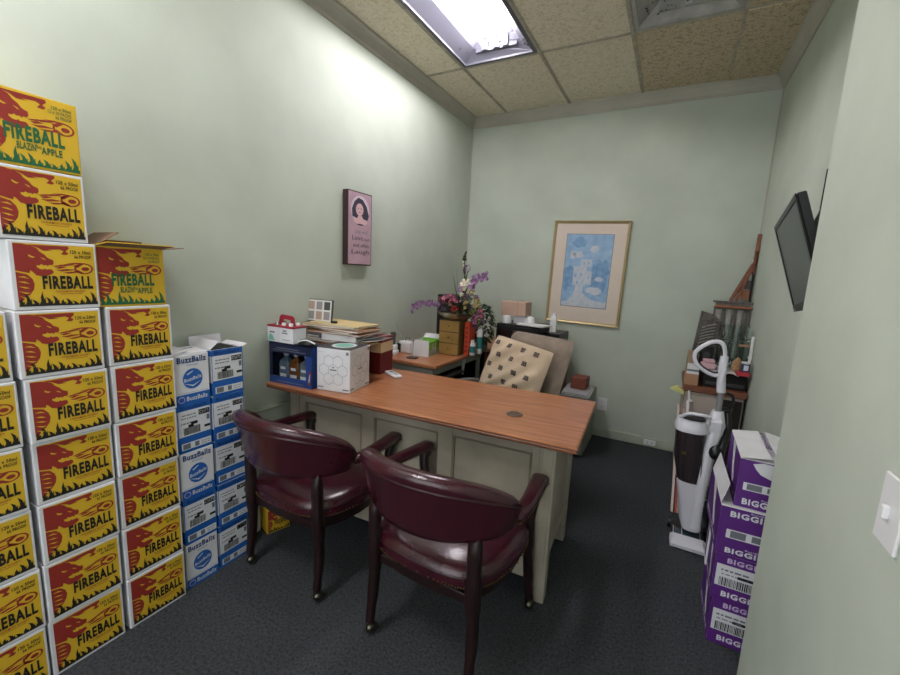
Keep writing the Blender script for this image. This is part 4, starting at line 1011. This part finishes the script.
f4 = face((.045,0,0),(0,w,0),(0,0,h),.0030)
for (x, y) in ((.41,.775),(.53,.775)): b.disc(f4,x,y,.022,.008,HR,8)
b.disc(f4,.47,.725,.035,.008,mat('portrait_lips',(180,80,100),.7),8); b.flat(f4,[(.465,.765),(.485,.765),(.49,.742),(.46,.742)],CR); b.disc(f4,.5,.56,.14,.010,HR,10)
b.text(f2,'Live well',.28,.80,.44,.485,GINK,0); b.text(f2,'Love',.18,.62,.345,.41,HR,.0); b.text(f2,'much',.66,.90,.345,.385,HR,0); b.text(f2,'and often',.22,.88,.25,.305,HR,.0); b.text(f2,'Laugh',.16,.90,.14,.215,HR,.0)
b.build('printed_face', t)
# outlets and switch
def plate(name, label, cat, loc, rz, w, h, dbl=True, sw=False):
    t = thing(name, label, cat, loc, rz); b = B(); b.box(-w/2,w/2,-.006,0,-h/2,h/2,WHITE,.002); b.build('cover_plate', t)
    b = B()
    if sw: b.box(-.006,.006,-.016,-.006,-.012,.012,WHITE,.002); b.build('toggle', t)
    elif dbl:
        for z_ in (-.027,.027):
            b.box(-.016,.016,-.009,-.006,z_-.014,z_+.014,WHITE,.003)
            for x in (-.006,.006): b.box(x-.001,x+.001,-.0094,-.009,z_-.004,z_+.006,BLACKM)
        b.build('socket', t)
    else:
        for x in (-.02,.02): b.box(x-.008,x+.008,-.009,-.006,-.008,.008,LGREY,.002)
        b.build('socket', t)
    return t
plate('power_outlet', 'white power outlet low on the back wall beside the desk', 'outlet', (-.479,YB,.325), 0, .085, .125)
plate('cable_jack', 'small double cable jack on the back baseboard', 'outlet', (-.03,YB-.014,.045), 0, .10, .05, False)
plate('light_switch', 'white light switch plate cut by the right photo edge', 'switch', (XN, .95, 1.14), -90, .08, .125, sw=True)
# television
TVF = [Vector((.365,2.30,1.785)), Vector((.330,1.80,1.842)), Vector((.480,2.30,1.415))]     # far top, near top, far bottom
ux = (TVF[1]-TVF[0]); wv = ux.length; ux.normalize(); dz_ = TVF[0]-TVF[2]; hv = dz_.length; dz_ = (dz_ - ux*dz_.dot(ux)).normalized(); ny_ = ux.cross(dz_)
# local x along the screen, z up the screen, -y towards the viewer
yl = -(dz_.cross(ux)) * -1
yl = dz_.cross(ux)
tv = thing('television', 'black flat television tilted down from the right wall', 'television')
o0 = TVF[2]
tv.matrix_world = Matrix(((ux.x,yl.x,dz_.x,o0.x),(ux.y,yl.y,dz_.y,o0.y),(ux.z,yl.z,dz_.z,o0.z),(0,0,0,1)))
TVG = mat('tv_dark_bezel',(26,27,29),.35)
b = B(); b.box(0,wv,0,.028,0,hv,TVG,.004); b.box(.06,wv-.06,.028,.040,.06,hv-.06,TVG,.004); b.build('casing', tv)
b = B(); bz = .022
b.box(0,wv,-.005,0,0,bz+.008,TVG,.002); b.box(0,wv,-.005,0,hv-bz,hv,TVG,.002); b.box(0,bz,-.005,0,bz+.008,hv-bz,TVG,.002); b.box(wv-bz,wv,-.005,0,bz+.008,hv-bz,TVG,.002); b.build('bezel', tv)
b = B(); b.box(bz,wv-bz,-.0015,0,bz+.008,hv-bz,mat('tv_screen_off',(78,84,82),.32,spec=.4)); b.build('screen', tv)
b = B(); b.box(.02,.05,-.0065,-.005,.004,.012,GREY); b.build('standby_button', tv)
t = thing('tv_wall_bracket', 'black slotted steel wall bracket behind the television', 'bracket', (XR, 2.50, 1.84), 0)
b = B()
for y in (-.045,0,.045): b.box(-.006,0,y-.006,y+.006,0,.22,BLACKM)
for z_ in (0,.05,.10,.15,.20): b.box(-.006,0,-.051,.051,z_,z_+.016,BLACKM)
b.build('plate', t)
b = B(); b.sweep([(-.006,-.03,.03),(-.05,-.14,-.05),(-.085,-.24,-.16),(-.112,-.30,-.20)], (.014,.010), BLACK, 8, power=4); b.build('arm', t)

# ------------------------------------------------------------------ small cabinet in the back right corner and its load
CT = .76
cb_ = thing('small_cabinet', 'small pale cabinet with a brown top in the back right corner', 'cabinet', (.345, 3.80, 0), 0)
PALE = mat('pale_pink_grey_panel',(176,164,156),.6)
b = B(); b.box(-.18,.195,-.27,.27,.03,CT-.045,PALE,.003); b.build('body', cb_); b = B(); b.box(-.195,.208,-.295,.285,CT-.045,CT,mat('brown_cabinet_top',(112,66,46),.45,rgb2=(130,80,58),vscale=8,stretch=(2,8,8)),.006); b.build('top', cb_)
b = B(); b.box(-.165,.04,-.282,-.27,.06,CT-.07,PALE,.003); dr = b.build('door', cb_); b = B(); b.box(.045,.185,-.282,-.27,.06,CT-.07,mat('dark_glass_door',(40,34,34),.3),.003); b.build('door', cb_); b = B(); b.ball((.01,-.29,.5), .009, BRASS, 8, 6); b.build('knob', dr, 40)
for x in (-.16,.15): b = B(); b.box(x-.02,x+.02,-.25,.25,0,.03,WOODD); b.build('foot', cb_)
t = thing('printer_tray', 'wide black tray box on the brown cabinet top', 'box', (.398, 3.56, CT), 2)
b = B(); b.box(-.125,.145,0,.42,0,.115,BLACKM,.006); b.build('case', t); b = B(); b.box(-.11,.13,-.004,0,.02,.045,DGREY,.002); b.build('slot', t)
t = thing('brown_box', 'brown cardboard box with a white carton on it, left on the cabinet', 'box', (.155, 3.53, CT), 0)
b = B(); b.box(0,.088,0,.14,0,.085,BCARD,.003); b.build('carton', t); B().box(.0875,.0885,.01,.13,.02,.06,LBL).build('label', t)
t = thing('small_carton', 'small white carton on the brown box on the cabinet', 'box', (.160, 3.535, CT+.085), -3)
b = B(); b.box(0,.08,0,.10,0,.065,WCARD,.002); b.build('carton', t); B().box(.001,.079,-.0008,0,.02,.035,GINK).build('label', t)
t = thing('tan_box', 'tan cardboard box standing by the wall behind the white carton', 'box', (.125, 3.70, CT-.001), 0)
t.location = (.162, 3.70, CT); B().box(0,.075,0,.13,0,.225,mat('tan_box_card',(158,136,112),.85),.003).build('carton', t)
t = thing('black_speaker', 'little black speaker behind the vacuum handle on the cabinet', 'speaker', (.280, 3.74, CT+.116), 8)
b = B(); b.box(-.035,.05,0,.10,0,.16,BLACK,.005); b.build('case', t); b = B(); b.lathe([(.028,0),(.026,.003),(.01,.004)], DGREY, n=16); o = b.build('cone', t, 40); o.rotation_euler = (PI/2,0,0); o.location = (.008,-.001,.09)
t = thing('loose_papers', 'crumpled white papers spread on the black tray', 'papers', (.392, 3.555, CT+.116), 0)
for k, (x0, x1, y0, y1, a) in enumerate(((-.12,.06,-.03,.20,4),(-.02,.145,-.035,.16,-7),(-.06,.10,.05,.28,12))):
    b = B(); n1 = 7; vs = []; rnp = random.Random(k)
    for i in range(n1):
        for j in range(n1): vs.append((x0+(x1-x0)*j/6, y0+(y1-y0)*i/6, .004+.006*k+rnp.uniform(0,.008)-(.016 if i == 0 and k < 2 else 0)*(j % 3 == 1)))
    nn = len(vs); vs += [(a_,b_,c_-.001) for a_,b_,c_ in vs]; F = []
    for i in range(6):
        for j in range(6): q = i*7+j; F += [(q,q+1,q+8,q+7),(nn+q,nn+q+7,nn+q+8,nn+q+1)]
    b.add(vs, F, PAPER); o = b.build('sheet', t, 80); o.rotation_euler = (0,0,math.radians(a))
# big glass jar
jr = thing('glass_jar', 'large clear glass jug on the cabinet in front of the carved panels', 'jar', (.452, 3.74, CT+.130), 0)
b = B(); SJ = 1.1
outer = [(.055,0),(.078,.006),(.088,.03),(.092,.10),(.090,.17),(.080,.205),(.066,.228),(.064,.24),(.072,.262),(.075,.29),(.076,.30)]
inner = [(.072,.298),(.070,.262),(.060,.238),(.062,.226),(.076,.203),(.086,.168),(.088,.10),(.083,.034),(.07,.014),(0,.012)]
b.lathe([(a_*SJ, c_*SJ) for a_, c_ in outer+inner], GLASS, n=32, caps=False); b.lathe([(0,.0005),(.055,0)], GLASS, n=32, caps=False); b.build('jar_body', jr, 50)
b = B()
for z_ in (.05,.20): b.lathe([(.0925*SJ,z_*SJ),(.0945*SJ,z_*SJ+.004),(.0925*SJ,z_*SJ+.008)], GLASS, n=32, caps=False)
b.build('raised_ring', jr, 50)
b = B(); r5 = random.Random(5)
for k in range(9): a = r5.uniform(0,2*PI); q = r5.uniform(.01,.05); b.ball((q*math.cos(a), q*math.sin(a), .032+r5.uniform(0,.03)), (.020,.020,.015), rn.choice([LGREY,WHITE,GREY]), 8, 5)
o = b.build('pebbles', jr, 60); o['kind'] = 'stuff'
# carved panels
CARV = mat('carved_grey_wood',(78,74,70),.7,rgb2=(112,108,102),vscale=40,bump=.5,bscale=90); CARVL = mat('carved_pale_wood',(150,148,142),.7,var=.12,vscale=40)
t = thing('carved_plaque', 'grey carved wood panel leaning left behind the vacuum handle', 'carving', (.262, 3.94, CT+.116), 0, rx=0, ry=5)
b = B(); w, h = .075, .42
pts = [(-w,0),(w,0),(w,h-.09),(w*.8,h-.05),(w*.3,h-.018),(-w,h)]
b.prism(pts, 0, .016, CARV, 'y'); b.build('backing', t)
b = B(); b.box(-w,-w+.014,-.008,0,0,h,CARV,.002); b.box(w-.014,w,-.008,0,0,h-.09,CARV,.002); b.box(-w,w,-.008,0,0,.014,CARV,.002); b.build('frame', t)
b = B(); r6 = random.Random(6)
for k in range(7): z_ = .14+k*.026; b.sweep([(-.045,-.006,z_-.012),(.0,-.012,z_+.015),(.05,-.006,z_+.035)], (.008,.005), CARVL, 6)
for k in range(24): a = r6.uniform(0,2*PI); b.ball((r6.uniform(-.055,.055),-.004,r6.choice((r6.uniform(.02,.12),r6.uniform(.33,.37)))), (.010,.006,.008), CARV, 6, 4)
b.build('carving', t, 50)
t = thing('carved_screen', 'carved slatted panel with a copper rod standing behind the glass jug', 'carving', (.430, 3.96, CT+.116), -4)
b = B(); w, h = .115, .47
w += .0
for s_ in (-1, 1): b.box(s_*w-.008, s_*w+.008, -.01, .012, 0, h, CARV, .003)
b.box(-w,w,-.01,.012,h-.02,h+.03,CARV,.004); b.box(-w-.02,w+.02,-.02,.016,h+.03,h+.045,CARV,.004); b.box(-w,w,0,.012,0,.03,CARV); b.build('frame', t)
for k in range(6):
    x = -w+.012+k*.0365; b = B(); b.box(x,x+.030,0,.009,.03,h-.02,CARVL if k % 2 == 0 else CARV,.002)
    if k % 2:
        for q in range(12): b.ball((x+.015,-.002,.05+q*.033), (.011,.005,.012), CARV, 6, 4)
    b.build('slat', t, 50)
b = B(); COP = mat('copper_rod',(178,112,80),.35,.7); b.sweep([(-w-.005,-.026,h),(w+.018,-.026,h)], .009, COP, 10); b.build('rod', t, 50)
t = thing('wooden_easel', 'reddish wooden folding easel leaning in the corner above the carved panel', 'easel', (.488, 4.03, CT+.116+.515), 0)
RW = mat('reddish_wood',(110,66,50),.5,rgb2=(140,90,68),vscale=10,stretch=(6,6,2)); 
b = B(); b.sweep([(-.070,.0,.0),(.045,.01,.30)], (.021,.012), RW, 8, power=4); b.build('leg', t)
b = B(); b.sweep([(-.035,-.018,.0),(.02,-.006,.20),(.046,.0,.27)], (.015,.009), RW, 8, power=4); b.build('leg', t)
b = B(); b.sweep([(.050,.008,.22),(.062,.012,.40),(.064,.014,.53)], (.020,.012), RW, 8, power=4)
for k in range(5): b.ball((.042+.003*k,.005,.30+.045*k), (.008,.008,.012), RW, 6, 4)
b.build('mast', t, 50)
b = B(); b.box(.050,.064,.0,.02,.0,.30,BLACKM,.002); b.box(-.005,.055,.012,.02,.02,.09,mat('orange_panel',(170,110,80),.6)); b.box(.01,.055,.010,.018,.10,.17,CARV,.002); b.build('backboard', t)
t = thing('white_curtain_rod', 'white plastic rod with brackets standing at the right wall', 'rod', (.543, 3.60, CT+.10), 0)
b = B(); b.sweep([(0,-.01,0),(.0,.0,.30)], (.009,.006), WHITE, 8, power=4); b.box(-.014,.010,-.012,.008,.14,.155,WHITE,.002); b.build('rod', t)
b = B(); b.box(-.075,-.005,.02,.028,.22,.235,BCARD); b.sweep([(-.072,.024,.228),(-.08,.024,.12),(-.06,.02,.02)], .004, BLACK, 6); b.build('cord_hook', t)
t = thing('seashell_basket', 'brown patterned wicker basket beside the blue tub', 'basket', (.472, 3.575, CT+.140), 0)
b = B(); b.lathe([(.02,0),(.034,.01),(.036,.04),(.024,.075),(.010,.10)], mat('wicker_brown',(128,92,58),.7,rgb2=(176,142,98),vscale=60), (0,0,0), 14); b.build('body', t, 50)
t = thing('blue_tub', 'small blue tub with a white label on the cabinet by the wall', 'tub', (.515, 3.52, CT+.155), 0)
b = B(); b.lathe([(.020,0),(.024,.003),(.027,.06)], mat('tub_blue',(40,66,124),.4), n=18); b.build('body', t, 40); b = B(); b.lathe([(.028,.058),(.029,.06),(.029,.068),(.026,.07)], WHITE, n=18); b.build('lid', t, 40); b = B(); b.box(-.014,.014,-.0275,-.024,.012,.048,LBL); b.build('label', t)
t = thing('red_packet', 'crimson red packet under the blue tub', 'box', (.510, 3.515, CT+.124), 4)
B().box(-.045,.032,-.03,.05,0,.030,mat('packet_red',(176,50,62),.5),.003).build('carton', t)
t = thing('pink_packet', 'pale pink packets seen through the vacuum handle loop', 'box', (.285, 3.56, CT+.135), 5)
b = B(); PKP = mat('pale_pink_card',(206,166,176),.6); b.box(-.03,.055,0,.08,0,.040,PKP,.003); b.box(-.02,.05,.005,.075,.042,.066,PKP,.003); b.build('cartons', t)
t = thing('yellow_wedge', 'pale yellow plastic wedge at the left edge of the cabinet', 'wedge', (.115, 3.50, .665), 0)
b = B(); b.add([(-.05,0,.05),(.045,0,.02),(.045,0,.05),(.0,0,.075),(-.05,.06,.05),(.045,.06,.02),(.045,.06,.05),(0,.06,.075)], [(0,1,2,3),(7,6,5,4),(0,4,5,1),(1,5,6,2),(2,6,7,3),(3,7,4,0)], mat('pale_yellow',(206,204,130),.5)); b.build('wedge', t)
t = thing('white_hook', 'white angled bracket hanging on the pale cabinet front', 'bracket', (.185, 3.505, .655), 0)
b = B(); b.prism([(0,.07),(.014,.07),(.022,.0),(.04,-.005),(.04,-.018),(.008,-.018)], 0, .012, WHITE, 'y'); b.build('bracket', t)
# leaning pink and white panels left of the vacuum
t = thing('folded_signs', 'pink and white flat packs leaning against the cabinet beside the vacuum', 'cardboard', (.155, 2.98, 0), 0)
for k, (x, m, hh) in enumerate(((0,mat('pinkish_white_board',(206,186,180),.6),.62),(.022,mat('red_edge_board',(150,70,60),.6),.55),(.036,PCARD,.60),(.056,WCARD,.66))):
    b = B(); b.add([(x,0,0),(x+.014,0,0),(x+.014,.10,0),(x,.10,0),(x-.03,.38,hh),(x-.016,.38,hh),(x-.016,.46,hh),(x-.03,.46,hh)], [(0,3,2,1),(4,5,6,7),(0,1,5,4),(1,2,6,5),(2,3,7,6),(3,0,4,7)], m); b.build('panel', t)

# ------------------------------------------------------------------ upright vacuum cleaner
vc = thing('upright_vacuum', 'white and charcoal upright vacuum cleaner beside the purple cartons', 'vacuum cleaner', (.24, 2.60, 0), 0)
VW = mat('vacuum_white',(212,212,220),.3); BIN = mat('smoked_bin',(52,44,46),.18,spec=.5); VBK = mat('vacuum_black',(24,24,26),.35)
b = B(); b.loft([[(-.085,-.045,z0_),(.085,-.045,z0_),(.09,.0,z0_),(.085,.20,z0_),(-.085,.20,z0_),(-.09,.0,z0_)] for z0_ in (.012,.035)], VBK)
b.build('floor_head', vc, 40)
b = B(); b.loft([[(-.088,-.05,.010),(.088,-.05,.010),(.092,.03,.010),(-.092,.03,.010)],[(-.088,-.052,.03),(.088,-.052,.03),(.092,.03,.045),(-.092,.03,.045)],[(-.075,-.03,.05),(.075,-.03,.05),(.078,.022,.058),(-.078,.022,.058)]], VW); b.build('nozzle_cover', vc, 30)
b = B(); b.box(-.075,.075,.03,.12,.036,.040,mat('clear_grey_window',(70,84,96),.1,spec=.6),.001); 
for x in (-.075,-.03,.065): b.box(x,x+.004,.03,.13,.038,.044,LGREY)
b.build('brush_window', vc)
for s_ in (-1, 1):
    b = B(); n2 = 16; b.loft([[(s_*.095+dx, .19+.035*math.cos(2*PI*k/n2), .036+.035*math.sin(2*PI*k/n2)) for k in range(n2)] for dx in (-.010,.010)], VBK); b.build('wheel', vc, 40)
def oval(cx, cy, rx, ry, z_, n=24, pw=2.6): return [(cx+math.copysign(abs(math.cos(2*PI*k/n))**(2/pw), math.cos(2*PI*k/n))*rx, cy+math.copysign(abs(math.sin(2*PI*k/n))**(2/pw), math.sin(2*PI*k/n))*ry, z_) for k in range(n)]
b = B(); b.loft([oval(.015,.12,.05,.06,.07), oval(.015,.12,.068,.07,.12), oval(.0,.115,.082,.082,.30), oval(-.012,.115,.086,.084,.375)], VW); b.build('motor_housing', vc, 40)
b = B(); b.loft([oval(-.025,.11,.068,.075,.372), oval(-.045,.11,.078,.082,.50), oval(-.055,.11,.080,.084,.675)], BIN); b.build('dust_bin', vc, 40)
b = B()
for k in range(5): x = -.115+.03*k; b.sweep([(x+.018,.11-.075,.39),(x,.11-.082,.66)], .0025, VBK, 5)
b.box(-.09,-.065,.018,.028,.545,.562,BRASS,.002); b.build('bin_ribs', vc)
b = B(); b.loft([oval(-.055,.11,.084,.088,.675), oval(-.055,.11,.088,.090,.70), oval(-.055,.115,.075,.075,.735), oval(-.055,.12,.045,.045,.748)], VW); b.build('bin_lid', vc, 40)
b = B(); b.sweep(smoothpath([(-.125,.10,.72),(-.09,.06,.775),(-.03,.05,.785),(.02,.07,.775),(.022,.09,.72)], 5), (.010,.009), VW, 8, power=3); b.build('bin_handle', vc, 50)
b = B(); b.loft([oval(-.05,.105,.062,.060,.745), oval(-.05,.105,.055,.052,.752)], VBK); b.build('lid_recess', vc, 40)
b = B(); b.loft([oval(.035,.09,.032,.06,.10), oval(.032,.085,.034,.065,.35), oval(.045,.11,.036,.065,.60), oval(.065,.15,.05,.05,.72), oval(.068,.15,.028,.03,.80)], VW); b.build('spine', vc, 40)
b = B(); b.box(.005,.075,.065,.10,.56,.63,VW,.012); b.ball((.075,.045,.585), (.036,.030,.042), VBK, 16, 10); b.build('swivel_joint', vc, 40)
b = B(); b.box(.015,.10,.085,.12,.66,.76,VW,.014); b.build('control_block', vc, 40)
b = B(); b.sweep([(.068,.15,.78),(.068,.155,.93)], .016, GREY, 14); b.build('telescopic_tube', vc, 50)
b = B(); b.sweep([(.068,.155,.91),(.062,.155,.96),(.056,.15,1.04),(.057,.15,1.12)], [(.024,.022),(.022,.02),(.021,.018),(.020,.016)], VW, 12, power=3); b.build('handle_grip', vc, 50)
lp = smoothpath([(.056,.15,1.04),(.058,.15,1.11),(.050,.15,1.165),(.030,.15,1.195),(-.015,.15,1.19),(-.065,.15,1.15),(-.085,.15,1.11),(-.070,.15,1.06),(-.02,.15,1.02),(.030,.15,1.005),(.054,.15,1.02)], 5)
b = B(); b.sweep(lp, (.013,.010), VW, 10, up=(0,1,0)); b.build('handle_loop', vc, 60)
b = B(); b.sweep([(p[0]*.0+(.0-.008)+(p[0]+.008)*.86, p[1], 1.10+(p[2]-1.10)*.86) for p in lp], (.006,.008), VBK, 8, up=(0,1,0)); b.build('loop_lining', vc, 60)
b = B(); hp = smoothpath([(.085,.17,.80),(.115,.19,.79),(.125,.15,.70),(.100,.05,.60),(.088,.01,.50),(.074,-.01,.38),(.068,-.01,.25),(.074,.02,.16),(.075,.08,.10)], 8)
b.sweep(hp, [(.0195 if k % 2 else .0175) for k in range(len(hp))], VBK, 12); b.build('hose', vc, 60)
b = B(); b.sweep(smoothpath([(.10,.20,.90),(.135,.21,.88),(.14,.21,.80),(.12,.20,.76)], 5), .008, VBK, 8); b.build('power_cord', vc, 60)
